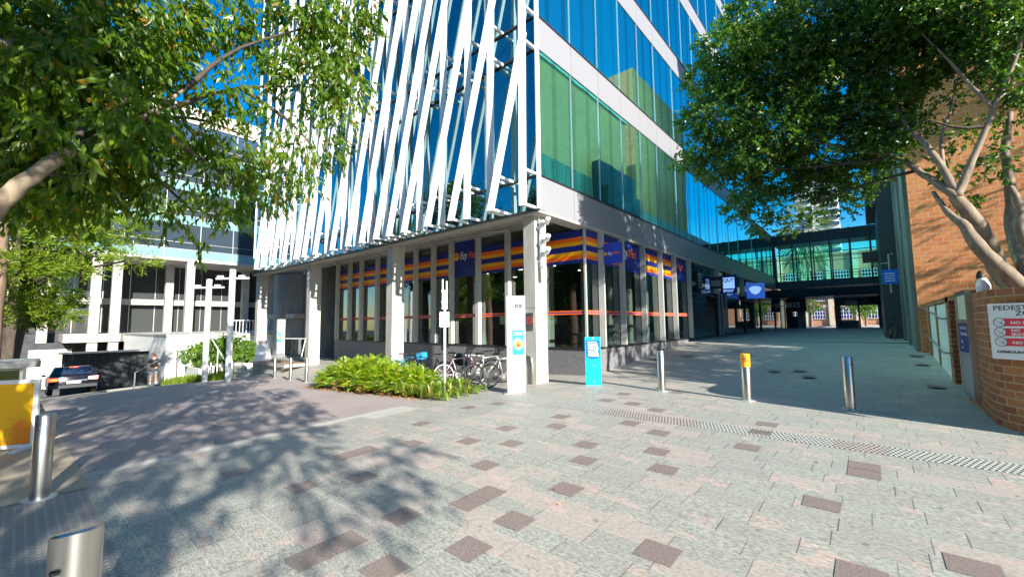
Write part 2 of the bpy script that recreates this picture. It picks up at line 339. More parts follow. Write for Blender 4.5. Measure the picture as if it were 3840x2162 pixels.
    def build(s, name, mats, parent=None, smooth=False, world=True, origin=None):
        me = bpy.data.meshes.new(name); o = bpy.data.objects.new(name, me)
        if parent is not None: off = rootloc(parent) if world else Vector((0, 0, 0))
        elif origin is not None: off = Vector(origin)
        else:
            xs = [v.x for v in s.v]; ys = [v.y for v in s.v]; off = Vector(((min(xs)+max(xs))/2, (min(ys)+max(ys))/2, min(v.z for v in s.v)))
            if not world: off = Vector((0, 0, 0))
        me.from_pydata([tuple(v-off) for v in s.v], [], s.f)
        for m_ in (mats if isinstance(mats, (list, tuple)) else [mats]): me.materials.append(MT[m_] if isinstance(m_, str) else m_)
        me.polygons.foreach_set('material_index', s.mi)
        uvl = me.uv_layers.new(name='UVMap').data
        for p in me.polygons:
            cu = s.uv.get(p.index); nn = p.normal
            for k, li in enumerate(p.loop_indices):
                if cu: uvl[li].uv = cu[k]; continue
                q = s.v[me.loops[li].vertex_index]
                uvl[li].uv = (q.x, q.y) if abs(nn.z) > .7 else ((q.y, q.z) if abs(nn.x) > abs(nn.y) else (q.x, q.z))
        if smooth: me.polygons.foreach_set('use_smooth', [True]*len(me.polygons))
        me.update(); COL.objects.link(o)
        if smooth == 'auto':
            me.polygons.foreach_set('use_smooth', [True]*len(me.polygons)); me.set_sharp_from_angle(angle=R(35))
        if parent is not None: o.parent = parent
        elif world: o.location = off
        return o
def copy_tree(o, parent=None):
    c = o.copy(); COL.objects.link(c); c.parent = parent
    for ch in list(o.children): copy_tree(ch, c)
    return c
XZ = lambda x0, y0, z0, sx=1, sy=-1: (lambda u, v, w_: (x0+sx*u, y0+sy*w_, z0+v))   # text on a wall facing -Y
YZ = lambda x0, y0, z0, s=1: (lambda u, v, w_: (x0+w_*s, y0+s*u, z0+v))              # text on a wall facing +X (s=1) or -X (s=-1)
exec_parts = []
# ------------------------------------------------------------------ ground, roads, paving (structure)
m = MB()
def ticks(a, b, fine0, fine1, fs, cs):
    out = [a]
    while out[-1] < b-1e-6: out.append(min(b, out[-1]+(fs if fine0 <= out[-1] < fine1 else cs)))
    return out
xs = ticks(-400, 400, -60, 8, 2, 20); ys = ticks(-400, 600, -12, 66, 2, 20)
m.raw([(x, y, g(x, y)-(.5 if -23 < x < 1.5 and 1.5 < y < 62 else .07)) for y in ys for x in xs], [(j*len(xs)+i, j*len(xs)+i+1, (j+1)*len(xs)+i+1, (j+1)*len(xs)+i) for j in range(len(ys)-1) for i in range(len(xs)-1)])
m.build('ground', 'road').__setitem__('kind', 'structure')
def structure(o): o['kind'] = 'structure'; return o
GX = [-8.5, -6, 1.7]
m = MB(); m.sheet(-8.5, -6, .65, 9.7, 0, 4, 8); m.sheet(-6, 9, .65, 9.7, 0, 1, 1); m.sheet(-8.5, -6, 9.7, 13, 0, 4, 4); m.sheet(-6, 9, 9.7, 13, 0, 1, 1)
m.sheet(-7.6, 9, 13, 23, 0, 1, 1); m.sheet(-7.6, 1.8, 23, 64, 0, 1, 1); m.sheet(-6, 9, -6, .65, 0, 1, 4); m.sheet(-34, -8.5, 8.2, 12.8, 0, 26, 10)
structure(m.build('paving', 'pavers'))
m = MB(); m.sheet(-24, -8.5, .65, 8.2, 0, 8, 6); m.sheet(-27.5, -24, .65, 8.2, 0, 2, 4); m.sheet(-8.5, -7.6, -3, .65, 0, 1, 2); structure(m.build('driveway', 'asphalt'))
m = MB(); m.sheet(-8.5, -7.75, 4.75, 5.9, .004, 1, 1); m.sheet(-8.5, -8.2, .65, 4.75, .004, 1, 1); structure(m.build('concrete_patch', 'path'))
m = MB(); m.sheet(-7.6, -6, -3, .65, 0, 1, 2); m.sheet(-6, -3.1, -3, .65, .004, 1, 1); structure(m.build('tactile_paving', 'tactile'))
m = MB(); m.sheet(-16, -7.6, -4, .68, .008, 4, 2); structure(m.build('footpath', 'sandpath'))
m = MB(); m.sheet(-8.9, -6, 7.38, 7.84, .004, 2, 1); m.sheet(-6, 1.9, 7.38, 7.84, .004, 1, 1); structure(m.build('slotted_drain', 'drain'))
# pale kerb edge between the driveway and the street on the left
m = MB(); kp = [gpt(-60, 1535), gpt(159, 1500), gpt(400, 1464), gpt(613, 1438), gpt(760, 1428)]
for i in range(4):
    a, b = kp[i], kp[i+1]; d = (b-a).normalized(); n_ = Vector((-d.y, d.x, 0))*.28
    a, b = Vector((a.x, a.y, g(a.x, a.y))), Vector((b.x, b.y, g(b.x, b.y)))
    m.raw([a+Vector((0, 0, -.1)), b+Vector((0, 0, -.1)), b+n_+Vector((0, 0, -.1)), a+n_+Vector((0, 0, -.1)), a+Vector((0, 0, .03)), b+Vector((0, 0, .03)), b+n_+Vector((0, 0, .03)), a+n_+Vector((0, 0, .03))], [(4, 5, 6, 7), (0, 1, 5, 4), (1, 2, 6, 5), (2, 3, 7, 6), (3, 0, 4, 7)])
structure(m.build('kerb', 'path'))
# brown granite inlays, snapped to the 0.3 m courses
bt = [(1585,1588),(1757,1532),(1855,1508),(1880,1598),(1750,1664),(1925,1660),(2075,1563),(2130,1595),(2185,1655),(2190,1722),(2345,1588),(2370,1508),(1765,1745),(1350,1775),(2485,1630),(2490,1687),(2485,1750),(2465,1531),(2780,1678),(2910,1590),(3203,1737),(3305,1788),(3025,1860),(1745,1860),(1800,1858),(2080,1840),(1500,1922),(1975,1940),(1795,2062),(2465,2032),(1115,2090),(1240,2020),(1450,2140),(3140,2130),(3590,2090),(2870,1615),(1400,1683),(1540,1672),(1260,1705),(2250,1500),(1115,1840),(905,1762),(2640,1450),(2560,1475),(2330,1470)]
m = MB(); done = set()
for q in bt:
    p = gpt(*q); i = floor(p.x/.315); j = floor(p.y/.3)
    if (i, j) in done: continue
    done.add((i, j)); x0 = i*.315; y0 = j*.3; m.sheet(x0+.006, x0+.309+(.28 if q[0] > 2700 and q[1] > 1590 and q[0] != 2910 else 0)*0, y0+.005, y0+.295, .004, 1, 1)
for _ in range(60):
    x = rnd.uniform(-7, 1.3); y = rnd.uniform(12, 60); i = floor(x/.315); j = floor(y/.3)
    if (i, j) in done: continue
    done.add((i, j)); m.sheet(i*.315+.006, i*.315+.309, j*.3+.005, j*.3+.295, .004, 1, 1)
structure(m.build('brown_inlay_pavers', 'brown'))
# ------------------------------------------------------------------ main building
def wl(n, *k): return tag(thing('office_building', *k), None, None)
B = thing('office_building', 'tall glass office building with slanting white louvre fins', 'office building', (-7.07, 9.56, 0))
YL, XR = 9.56, -7.07
LV = [(4.98, 5.99)]; 
for k in range(5): LV.append((9.91+4.95*k, 10.94+4.95*k))
TOP = LV[-1][1]
# fascias / spandrels: right side solid panels, left side glass
for z0, z1 in LV:
    m = MB(); y = YL+.06; i = 0
    ye = 50 if z0 < 5 else 39.2
    while y < ye:
        y1 = min(ye, y+1.85); m.box(XR-.25, XR+.0, y+.008, y1-.008, z0, z1); y = y1
    m.build('spandrel_panel', 'spandrel', B)
    m = MB(); m.box(-30, XR-.02, YL+.02, YL+.3, z0, z1); m.build('spandrel_glass', 'glasspale' if z0 < 1 else 'glassdark', B)
m = MB()
for z0, z1 in LV:
    m.box(XR-.05, XR+.05, YL-.02, YL+.08, z0-.02, z1+.0) if False else None
    for zz in (z0, z1): m.box(-30, XR, YL-.03, YL+.018, zz-.03, zz+.03)
    m.box(XR-.02, XR+.03, YL+.07, 39.2 if z0 > 5 else 50, z1-.012, z1+.03)
m.build('transom', 'dark', B)
m = MB(); m.box(XR-.05, XR+.045, YL-.045, YL+.05, 4.99, TOP); m.build('corner_trim', 'white', B)
# floors, core mass behind the glass
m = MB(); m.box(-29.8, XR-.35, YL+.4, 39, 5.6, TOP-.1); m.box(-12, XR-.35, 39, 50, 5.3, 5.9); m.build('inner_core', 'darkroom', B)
# window units on the right facade
yy = [YL+.06, 11.44, 13.30, 15.15, 17.0, 18.85, 21.3, 23.15, 25.0, 26.85, 28.7, 31.5, 34.3, 39.2]
for lv in range(5):
    z0, z1 = LV[lv][1], LV[lv+1][0]
    for i in range(len(yy)-1):
        m = MB(); a_, b_ = yy[i]+.02, yy[i+1]-.02
        m.raw([(XR-.03, a_, z0), (XR-.03, b_, z0), (XR-.03, b_, z1), (XR-.03, a_, z1)], [(0, 1, 2, 3)]); wdw = m.build('window', 'glass', B)
        m = MB(); m.box(XR-.03, XR-.008, b_+.004, b_+.028, z0, z1); m.box(XR-.16, XR-.04, a_+.18*(b_-a_), a_+.22*(b_-a_), z0, z1) if False else None; m.build('frame', 'galv', wdw)
xx = [XR-.07, -9.2, -11.4, -13.6, -15.8, -18.0, -20.2, -22.4, -24.6, -26.8, -29.98]
for lv in range(5):
    z0, z1 = LV[lv][1], LV[lv+1][0]
    for i in range(len(xx)-1):
        a_, b_ = xx[i]-.02, xx[i+1]+.02
        m = MB(); m.raw([(b_, YL+.03, z0), (a_, YL+.03, z0), (a_, YL+.03, z1), (b_, YL+.03, z1)], [(0, 1, 2, 3)]); wdw = m.build('window', 'glassdark', B)
        m = MB(); m.box(b_-.035, b_, YL-.03, YL+.03, z0, z1); m.build('frame', 'fin', wdw)
for k in range(5):
    a_ = 39.25+k*2.15; m = MB(); m.face([(XR-.03, a_, 5.99), (XR-.03, a_+2.13, 5.99), (XR-.03, a_+2.13, 9.3), (XR-.03, a_, 9.3)]); wdw = m.build('link_window', 'glass', B); m = MB(); m.box(XR-.03, XR+.01, a_+2.13, a_+2.15, 5.99, 9.3); m.build('frame', 'dark', wdw)
m = MB(); m.box(-11, XR-.0, 39.25, 50, 9.31, 10.3); m.build('link_roof', 'roofdark', B); m = MB(); m.box(-11, XR-.3, 39.25, 50, 6, 9.29); m.build('link_core', 'darkroom', B)
# louvre fins with feet and brackets
YF = 8.86
lean = [-8.36, -10.12, -11.33, -12.68, -13.64, -14.53, -15.59, -16.71, -18.08, -19.76, -20.95, -21.9, -23.4, -24.8, -26.1, -27.4]
vert = [-7.25, -8.51, -9.52, -10.75, -11.97, -13.0, -14.1, -15.2, -16.3, -17.4, -18.9, -20.3, -21.5, -22.7, -24.1, -25.5, -26.8]
def fin(x0, z0, x1, z1, w_, zs, yf):
    m = MB(); dx = (x1-x0)/(z1-z0)
    # blade with its broad white face turned 25 deg so that it catches the sun
    c_, s_ = cos(R(24)), sin(R(24)); hw, ht = w_/2, .05
    def sec(x, z): return [(x+a*c_-b*s_, yf+a*s_+b*c_, z) for a, b in ((-hw, -ht), (hw, -ht), (hw, ht), (-hw, ht))]
    m.raw(sec(x0, z0)+sec(x1, z1), [(0, 3, 2, 1), (4, 5, 6, 7), (0, 1, 5, 4), (1, 2, 6, 5), (2, 3, 7, 6), (3, 0, 4, 7)])
    f_ = m.build('louvre_fin', 'fin', B)
    for z in zs:
        m = MB(); x = x0+(z-z0)*dx; m.box(x+.0, x+.09, yf, YL-.0, z-.035, z+.035); m.build('bracket', 'fin', f_)
for k, x in enumerate(lean):
    zt = 9.95 if k == 0 else min(TOP, 5.02+(-7.0-x)/.29)
    zs = [z for z in (5.06, 6.0, 9.95, 14.9, 19.8, 24.7) if z < zt-.3]
    fin(x, 5.02, x+.29*(zt-5.02)*(.93 if k == 0 else 1), zt, .2, zs, YF)
for k, x in enumerate(vert):
    fin(x, 5.0, x+.01*(TOP-5), TOP, .2, [5.04, 6.05, 9.9, 10.95, 14.8, 19.8, 24.8], YF+.16)
# second set leaning the other way behind, seen as green-grey slats
# soffit beam, ceiling, columns
m = MB(); m.box(-30, XR-.26, YL+.31, YL+.75, 4.99, 5.52); m.box(-30, XR-.02, YL+.02, YL+.305, 4.90, 4.975); m.box(-30, XR-.26, YL+.75, 12.9, 5.5, 5.6); m.box(XR-.5, XR-.0, YL+.31, 50, 4.90, 4.975); m.build('soffit', 'concrete', B)
for x1 in (-7.42, -14.73, -22.2, -29.6):
    m = MB(); z0 = g(x1, 9.8)-.1; m.box(x1-.42, x1, 9.77, 10.35, z0, 5.6); c_ = m.build('column', 'concrete', B)
    m = MB(); m.box(x1-.425, x1+.005, 9.765, 10.355, 2.15, 2.162); m.build('joint', 'concrete_dark', c_)
# plinths (shop corner -7.2, 12.3)
m = MB(); m.box(-24.2, -7.2, 12.3, 12.6, -.9, .77); m.box(-7.5, -7.2, 12.6, 23.1, -.2, .77); m.build('plinth', 'plinth', B)
m = MB(); m.box(-24.2, -7.18, 12.28, 12.5, .772, .84); m.box(-7.4, -7.18, 12.5, 56, .772, .84); m.build('sill', 'dark', B)
m = MB(); m.box(-24.2, -7.25, 12.36, 12.5, 5.28, 5.5); m.build('head_beam', 'concrete', B)
# shop interior
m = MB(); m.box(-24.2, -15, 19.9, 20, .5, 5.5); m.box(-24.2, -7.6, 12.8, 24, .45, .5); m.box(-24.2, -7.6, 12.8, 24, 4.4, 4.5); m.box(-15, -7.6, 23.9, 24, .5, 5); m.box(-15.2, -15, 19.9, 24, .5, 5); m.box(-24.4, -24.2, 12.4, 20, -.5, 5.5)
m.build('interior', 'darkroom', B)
m = MB()
for x in (-22, -19.5, -17, -14, -11.5): m.box(x, x+.5, 14.5, 18.2, .5, 1.95)
for y in (15.5, 17.5, 19.5, 21.5): m.box(-12.5, -9, y, y+.4, .5, 1.9)
m.build('shop_shelf', 'shelf', B)
m = MB()
for x in (-21, -16.4, -13.6, -9.9): m.box(x, x+.35, 13.4, 13.8, .5, 4.4)
for y in (14.3, 16.2, 18.2, 20.1, 22): m.box(-8.6, -8.4, y, y+.35, .5, 4.4)
m.build('interior_column', 'concrete', B)
m = MB()
for x in (-22, -18.5, -15.6, -13.2, -11.2, -9.2):
    for y in (13.8, 16.2, 18.6): m.lathe((x, y, 4.37), [(.0, 0), (.11, 0), (.11, .02)], 10)
m.build('ceiling_lamp', 'lamp', B)
# shop glazing bays and grey fins
def shopband(p0, p1, z0, parent_name='window', stripes=True, navyfull=False):
    """one glazed bay between plan points p0 and p1 (camera side on the outside)"""
    a = Vector((*p0, 0)); b = Vector((*p1, 0)); d = (b-a).normalized(); n_ = Vector((d.y, -d.x, 0)); L = (b-a).length
    def q(m, u0, u1, za, zb, o): m.face([a+d*u0+n_*o+Vector((0, 0, za)), a+d*u1+n_*o+Vector((0, 0, za)), a+d*u1+n_*o+Vector((0, 0, zb)), a+d*u0+n_*o+Vector((0, 0, zb))])
    m = MB(); q(m, 0, L, z0, 5.28, 0); wd = m.build(parent_name, 'shopglass', B)
    if stripes:
        m = MB(); m.m(0)
        if navyfull: q(m, 0.02, L-.02, 3.72, 5.28, .006)
        else:
            for za, zb, k in ((4.64, 4.9, 0), (4.5, 4.64, 1), (4.36, 4.5, 2), (4.15, 4.36, 0), (4.01, 4.15, 2), (3.87, 4.01, 1), (3.75, 3.87, 0)): m.m(k); q(m, 0, L, za, zb, .006)
        m.build('window_vinyl', ['navy', 'orange', 'amber'], wd); m = MB()
        for za, zb, k in ((2.065, 2.11, 1), (2.02, 2.065, 0), (1.975, 2.02, 1)): m.m(k); q(m, 0, L, za, zb, .006)
        m.build('stripe_vinyl', ['navy', 'orange', 'amber'], wd)
    return wd
finL = [-24.1, -22.65, -21.4, -19.79, -18.2, -16.46, -15.13, -13.89, -12.23, -10.6, -9.0, -7.2]
for i in range(len(finL)-1):
    shopband((finL[i], 12.34), (finL[i+1], 12.34), .84, navyfull=(i == 7))
finR = [12.34, 13.25, 14.88, 16.84, 18.77, 20.54, 22.75]
for i in range(len(finR)-1):
    shopband((-7.24, finR[i]), (-7.24, finR[i+1]), .84, navyfull=(i in (2, 5)))
for x in finL[:-1]:
    m = MB(); m.box(x-.085, x+.085, 12.12, 12.32, .85, 5.3); m.build('window_fin', 'fingrey', B)
for y in finR[1:]:
    m = MB(); m.box(-7.22, -7.0, y-.04, y+.04, .85, 4.89); m.build('window_fin', 'fingrey', B)
m = MB(); m.box(-7.27, -7.2, 12.3, 12.37, .8, 5.28); m.build('corner_mullion', 'fingrey', B)
# store lettering on the navy panes
def ezy(u0, fn, sz, nm='lettering', par=None, badge=True, ws=.68):
    m = MB(); m.m(1).text('Ezy', sz*1.05, lambda u, v, w_: fn(u0+u*ws, v, w_), bold=.004*sz/.4, shear=.15); m.m(0).text('Mart', sz, lambda u, v, w_: fn(u0+sz*1.72*ws+u*ws, v, w_), bold=.004*sz/.4, shear=.15)
    if badge:
        r_ = sz*.42; cx, cy = u0-r_*1.35, sz*.33
        m.m(2).prism([(cx+r_*cos(a*pi/9), cy+r_*sin(a*pi/9)) for a in range(18)], 0, .004, fn)
        for k, rr in enumerate((.72, .42)):
            m.m(3).prism([(cx+r_*rr*cos(R(a)), cy-.1*r_+r_*rr*sin(R(a))) for a in range(10, 171, 20)]+[(cx+r_*(rr-.14)*cos(R(a)), cy-.1*r_+r_*(rr-.14)*sin(R(a))) for a in range(170, 9, -20)], .004, .006, fn)
    return m.build(nm, ['orange', 'signwhite', 'amber', 'navy'], par)
ezy(-13.45, XZ(0, 12.33, 4.5), .42, par=B, ws=.7)
ezy(15.1, YZ(-7.23, 0, 4.3), .5, par=B, badge=False, ws=.75)
ezy(20.75, YZ(-7.23, 0, 4.3), .48, par=B, badge=False, ws=.8)
# pale service shops further along the walkway
m = MB()
for y0, y1 in ((22.75, 28.2), (28.2, 30.6), (30.6, 36), (36, 42), (42, 49.5), (49.5, 56)):
    m = MB(); m.face([(-7.24, y0+.03, .8), (-7.24, y1-.03, .8), (-7.24, y1-.03, 4.9), (-7.24, y0+.03, 4.9)]); wd = m.build('shopfront_window', 'shopglass', B)
    m = MB(); m.box(-7.28, -7.16, y1-.05, y1+.03, .8, 4.9); m.box(-7.28, -7.18, y0, y1-.06, 3.2, 3.28); m.build('frame', 'dark', wd)
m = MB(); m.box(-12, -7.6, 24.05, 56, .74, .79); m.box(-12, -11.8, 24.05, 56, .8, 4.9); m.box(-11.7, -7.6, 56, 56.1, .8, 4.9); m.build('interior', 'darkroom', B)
m = MB(); random_y = [26, 31.5, 33, 38, 44, 47]
for y in random_y: m.box(-9.5, -8.2, y, y+1.1, .8, 2.1)
m.box(-10, -8, 25, 48, 2.9, 3.0); m.build('counter', 'timber', B)
d_ = MB(); d_.box(-7.2, -7.12, 28.5, 28.62, .8, 3.9); d_.box(-7.2, -7.12, 30.2, 30.32, .8, 3.9); d_.box(-7.2, -7.12, 28.62, 30.2, 3.78, 3.9); d_.box(-7.2, -7.12, 29.3, 29.38, .8, 3.78); d_.build('door_frame', 'galv', B)
for y in (28.05, 35.0):
    m = MB(); m.box(-7.3, -7.0, y-.12, y+.12, 3.55 if y > 30 else 3.4, 4.89); m.build('window_fin', 'fingrey', B)
# concrete core at the west end of the undercroft
m = MB(); m.lathe((-32.0, 13.6, -1.6), [(1.9, 0), (1.9, 6.9)], 32); m.build('round_core_wall', 'concrete_dark', B, smooth='auto')
m = MB(); m.box(-29.6, -27.4, 12.7, 13.2, -1, 5.6); m.box(-27.4, -24.2, 15, 15.3, -1, 5.6); m.box(-24.5, -24.2, 12.3, 15, -1, 5.6); m.box(-27.6, -27.4, 13.2, 15, -1, 5.6); m.build('core_wall', 'concrete_dark', B)
m = MB(); m.box(-34, -29.8, YL+.02, 20, 4.99, TOP) if False else m.box(-34.2, -29.6, 12.0, 13, 2.2, 2.5); m.build('canopy', 'concrete', B)
# thin services pipe under the soffit
m = MB(); m.tube([(-24, 11.9, 5.3), (-9, 11.9, 5.3)], .02, 6)
for x in range(-23, -9, 2): m.tube([(x, 11.9, 5.3), (x, 11.9, 5.5)], .012, 5)
m.tube([(-10.9, 11.8, 5.25), (-10.2, 11.8, 5.2)], .035, 6); m.build('service_pipe', 'galv', B)
# ------------------------------------------------------------------ cameras and conduit on the corner column
cc = thing('security_camera_mast', 'white security camera mast with three dome-ended cameras on the corner concrete column', 'security cameras', (-7.2, 9.9, 2.9))
m = MB(); m.box(-7.28, -7.18, 9.86, 9.96, 3.35, 4.75); m.box(-7.40, -7.28, 9.89, 9.93, 3.5, 3.56); m.box(-7.40, -7.28, 9.89, 9.93, 4.5, 4.56); m.build('mast', 'white', cc)
for z in (4.6, 4.1, 3.72):
    m = MB(); m.bar((-7.2, 9.9, z), (-7.02, 9.84, z+.06), .05, .05); m.build('arm', 'white', cc)
    m = MB(); m.tube([(-7.08, 9.92, z+.02), (-6.92, 9.78, z+.12)], [.06, .07], 12); m.build('camera', 'white', cc, smooth='auto')
m = MB(); m.tube([(-7.36, 9.92, 4.97), (-7.34, 9.92, 4.6), (-7.32, 9.95, 4.2), (-7.34, 9.92, 3.4), (-7.3, 9.93, 3.05), (-7.18, 9.93, 3.0)], .02, 6); m.box(-7.28, -7.16, 9.88, 10.0, 3.0, 3.35); m.build('conduit', 'white', cc)
# blade sign of the store
s_ = thing('hanging_store_sign', 'bright blue projecting sign with small store name beside the corner shop windows', 'shop sign', (-6.65, 13.2, 3.7))
m = MB(); m.box(-6.95, -6.3, 13.16, 13.24, 3.72, 4.44); m.build('panel', 'blue', s_)
m = MB(); m.bar((-7.2, 13.2, 4.3), (-6.95, 13.2, 4.3), .03, .03); m.build('bracket', 'dark', s_)
ezy(-6.8, XZ(0, 13.158, 4.03), .15, par=s_, ws=.8)
# hanging square sign and oval sign on the walkway
s_ = thing('square_hanging_sign', 'square white and navy hanging sign reading SPORT under the dark fascia', 'shop sign', (-6.85, 28.6, 3.4))
m = MB(); m.box(-7.0, -6.1, 28.55, 28.65, 3.4, 4.55); m.build('panel', 'navy', s_)
m = MB(); m.box(-6.88, -6.22, 28.54, 28.549, 3.72, 4.4); m.build('white_square', 'screenwhite', s_)
m = MB(); m.text('QUT', .3, lambda u, v, w_: (-6.86+u, 28.538-w_, 4.13+v), bold=.008, wsc=.95); m.build('lettering', 'ink', s_)
m = MB(); m.text('SPORT', .2, lambda u, v, w_: (-6.88+u, 28.545-w_, 3.5+v), bold=.006); m.build('lettering', 'screenwhite', s_)
m = MB(); m.bar((-7.2, 28.6, 4.5), (-6.95, 28.6, 4.5), .04, .04); m.build('bracket', 'dark', s_); m = MB(); m.bar((-6.55, 28.6, 4.55), (-6.55, 28.6, 4.95), .03, .03); m.build('bracket', 'dark', s_)
s_ = thing('oval_hanging_sign', 'lit blue hanging sign with a pale rounded shield outline under the fascia', 'shop sign', (-6.6, 35.5, 3.4))
m = MB(); m.box(-6.95, -5.75, 35.45, 35.55, 3.35, 4.5); m.build('panel', 'screenblue', s_)
sh = [(-.42, .12), (-.3, .27), (0, .32), (.3, .27), (.42, .12), (.25, -.18), (0, -.32), (-.25, -.18)]
m = MB(); m.prism(sh, 0, .01, lambda u, v, w_: (-6.35+u, 35.448-w_, 3.95+v)); m.build('shield', 'screenwhite', s_)
# other signs on the shopfronts
m = MB(); m.box(-7.2, -7.1, 24.2, 25.1, 3.45, 4.5); m.m(1)
for k in range(5): m.box(-7.1, -7.09, 24.3, 25.0, 3.55+.18*k, 3.65+.18*k)
tag(m.build('menu_board', ['dark', 'galv']), 'dark hanging board with rows of small pale text beside the last grey window fin', 'sign board')
m = MB(); m.box(-7.12, -6.4, 26.5, 26.6, 3.6, 4.3).m(1).box(-7.05, -6.5, 26.49, 26.499, 3.75, 4.1); tag(m.build('dark_hanging_sign', ['dark', 'concrete_dark']), 'unlit dark hanging sign with grey panel over the walkway shopfronts', 'shop sign')
# no-walking plate on the corner column
s_ = thing('prohibition_plate', 'square metal plate with a red circle and crossed walking figure on the corner column', 'sign', (-7.6, 9.76, 1.5))
m = MB(); m.box(-7.76, -7.5, 9.745, 9.768, 1.50, 2.0); m.build('plate', 'steel', s_)
def ring(m, cx, cz, r0, r1, f, w0, w1, n=24):
    m.raw([f(cx+r_*cos(2*pi*k/n), cz+r_*sin(2*pi*k/n), w_) for w_ in (w0, w1) for r_ in (r0, r1) for k in range(n)], [(k, (k+1) % n, n+(k+1) % n, n+k) for k in range(n)]+[(2*n+k, 3*n+k, 3*n+(k+1) % n, 2*n+(k+1) % n) for k in range(n)]+[(n+k, n+(k+1) % n, 3*n+(k+1) % n, 3*n+k) for k in range(n)]+[(k, 2*n+k, 2*n+(k+1) % n, (k+1) % n) for k in range(n)])
f = XZ(0, 9.744, 0)
m = MB(); ring(m, -7.63, 1.78, .085, .105, f, 0, .004); m.bar((-7.70, 9.742, 1.85), (-7.56, 9.742, 1.71), .004, .014, (0, 1, 0)); m.build('red_ring', 'red', s_)
m = MB(); m.lathe((-7.625, 9.74, 1.83), [(.014, -.001), (.014, .003)], 10, 'y')
for a, b in (((-7.63, 1.81), (-7.635, 1.76)), ((-7.635, 1.76), (-7.60, 1.71)), ((-7.635, 1.76), (-7.665, 1.71)), ((-7.63, 1.80), (-7.60, 1.78))): m.bar((a[0], 9.741, a[1]), (b[0], 9.741, b[1]), .004, .012, (0, 1, 0))
m.build('walking_figure', 'ink', s_)
# ------------------------------------------------------------------ right side: low wall, planter, brick building, shaft
def wallseg(m, pts, z0, z1, th=.25, closed=False):   # vertical skin along plan pts with running uv
    u = 0
    for i in range(len(pts)-1):
        a, b = Vector((*pts[i], 0)), Vector((*pts[i+1], 0)); L = (b-a).length
        m.face([(a.x, a.y, z0), (b.x, b.y, z0), (b.x, b.y, z1), (a.x, a.y, z1)], [(u, z0), (u+L, z0), (u+L, z1), (u, z1)]); u += L
p_ = thing('curved_brick_planter', 'curved red-brown brick planter wall at the right edge carrying the pedestrian zone sign', 'planter', (3, 10, 0))
arc = [(1.50, 20.4), (1.50, 15.35), (1.5, 11.7), (1.5, 10.75), (1.46, 10.35)]
outer = [(1.5, 11.72), (1.46, 10.9), (1.46, 10.3), (1.52, 9.95), (1.68, 9.66), (1.95, 9.45), (2.3, 9.33), (2.8, 9.27), (6.5, 9.2)]
m = MB(); wallseg(m, outer, -.3, 2.16); wallseg(m, [(x+.0, y) for x, y in [(6.5, 9.5), (2.85, 9.56), (2.3, 9.65), (1.95, 9.9), (1.78, 10.3), (1.76, 11.72)]], -.3, 2.16)
top = [outer[i] for i in range(len(outer))]; inn = [(6.5, 9.5), (2.85, 9.56), (2.3, 9.65), (2.05, 9.78), (1.9, 9.92), (1.8, 10.1), (1.76, 10.4), (1.76, 10.9), (1.76, 11.72)][::-1]
for i in range(len(outer)-1): m.face([(*outer[i], 2.16), (*outer[i+1], 2.16), (*inn[i+1], 2.16), (*inn[i], 2.16)])
m.build('brick_wall', 'brickp', p_)
m = MB(); m.box(2.4, 7, 9.72, 19.9, 1.6, 1.93); m.box(1.8, 2.398, 10.5, 19.9, 1.6, 1.93); m.build('soil_bed', 'soil', p_)
lw = thing('low_boundary_wall', 'low brick wall with pale display panels and steel handrails along the walkway', 'wall', (1.5, 16, 0))
m = MB()
for y0, y1 in ((11.72, 13.05), (14.85, 15.35), (17.55, 17.75), (19.6, 20.4)): m.box(1.5, 1.76, y0, y1, -.1, 2.24)
m.box(1.6, 1.76, 13.05, 19.6, -.1, 2.24); m.box(1.5, 1.6, 13.05, 19.6, 2.12, 2.24) ; m.build('brick_pier', 'brickp', lw)
m = MB(); m.box(1.53, 1.6, 15.36, 17.54, .12, 2.1); m.build('pale_panel', 'white', lw); m = MB(); m.box(1.53, 1.6, 17.8, 19.55, .3, 2.1); m.build('pale_panel', 'white', lw)
for z_, dz in ((1.95, 0), (1.12, 0)):
    m = MB(); m.tube([(1.5, 14.6, z_-.25), (1.36, 14.6, z_-.25), (1.34, 15.0, z_-.25), (1.34, 16.0, z_-.12), (1.34, 21, z_+.2), (1.5, 21.1, z_+.2)], .022, 8); m.build('handrail', 'steel', lw, smooth=True)
nb = thing('notice_board', 'tall framed notice board with a dark blue notice on the brick wall', 'notice board', (1.45, 12.3, 0))
m = MB(); m.box(1.42, 1.5, 11.75, 11.82, .15, 2.25); m.box(1.42, 1.5, 13.0, 13.07, .15, 2.25); m.box(1.42, 1.5, 11.82, 13.0, 2.18, 2.25); m.box(1.42, 1.5, 11.82, 13.0, .15, .2); m.box(1.42, 1.5, 11.82, 13.0, .98, 1.03); m.box(1.42, 1.5, 11.82, 13.0, 1.6, 1.66); m.build('frame', 'steel', nb)
m = MB(); m.box(1.45, 1.5, 11.82, 13.0, .2, .98); m.build('lower_panel', 'galv', nb)
m = MB(); m.box(1.44, 1.5, 11.83, 12.99, 1.04, 1.59); m.build('blue_notice', 'cyanblue' if False else 'navy', nb)
m = MB(); m.box(1.45, 1.5, 11.83, 12.99, 1.67, 2.17); m.build('display_case', 'cream', nb)
f = YZ(1.438, 12.9, 0, -1)
m = MB()
for k, (t_, s__) in enumerate((('Garden Parking', .12), ('Centre Entrance', .12), ('OPEN', .08), ('Level 2', .07))): m.text(t_, s__, lambda u, v, w_, k=k: f(u+.05, v+1.48-.12*k-(0.04 if k > 1 else 0), w_), depth=.002)
m.build('lettering', 'signwhite', nb)
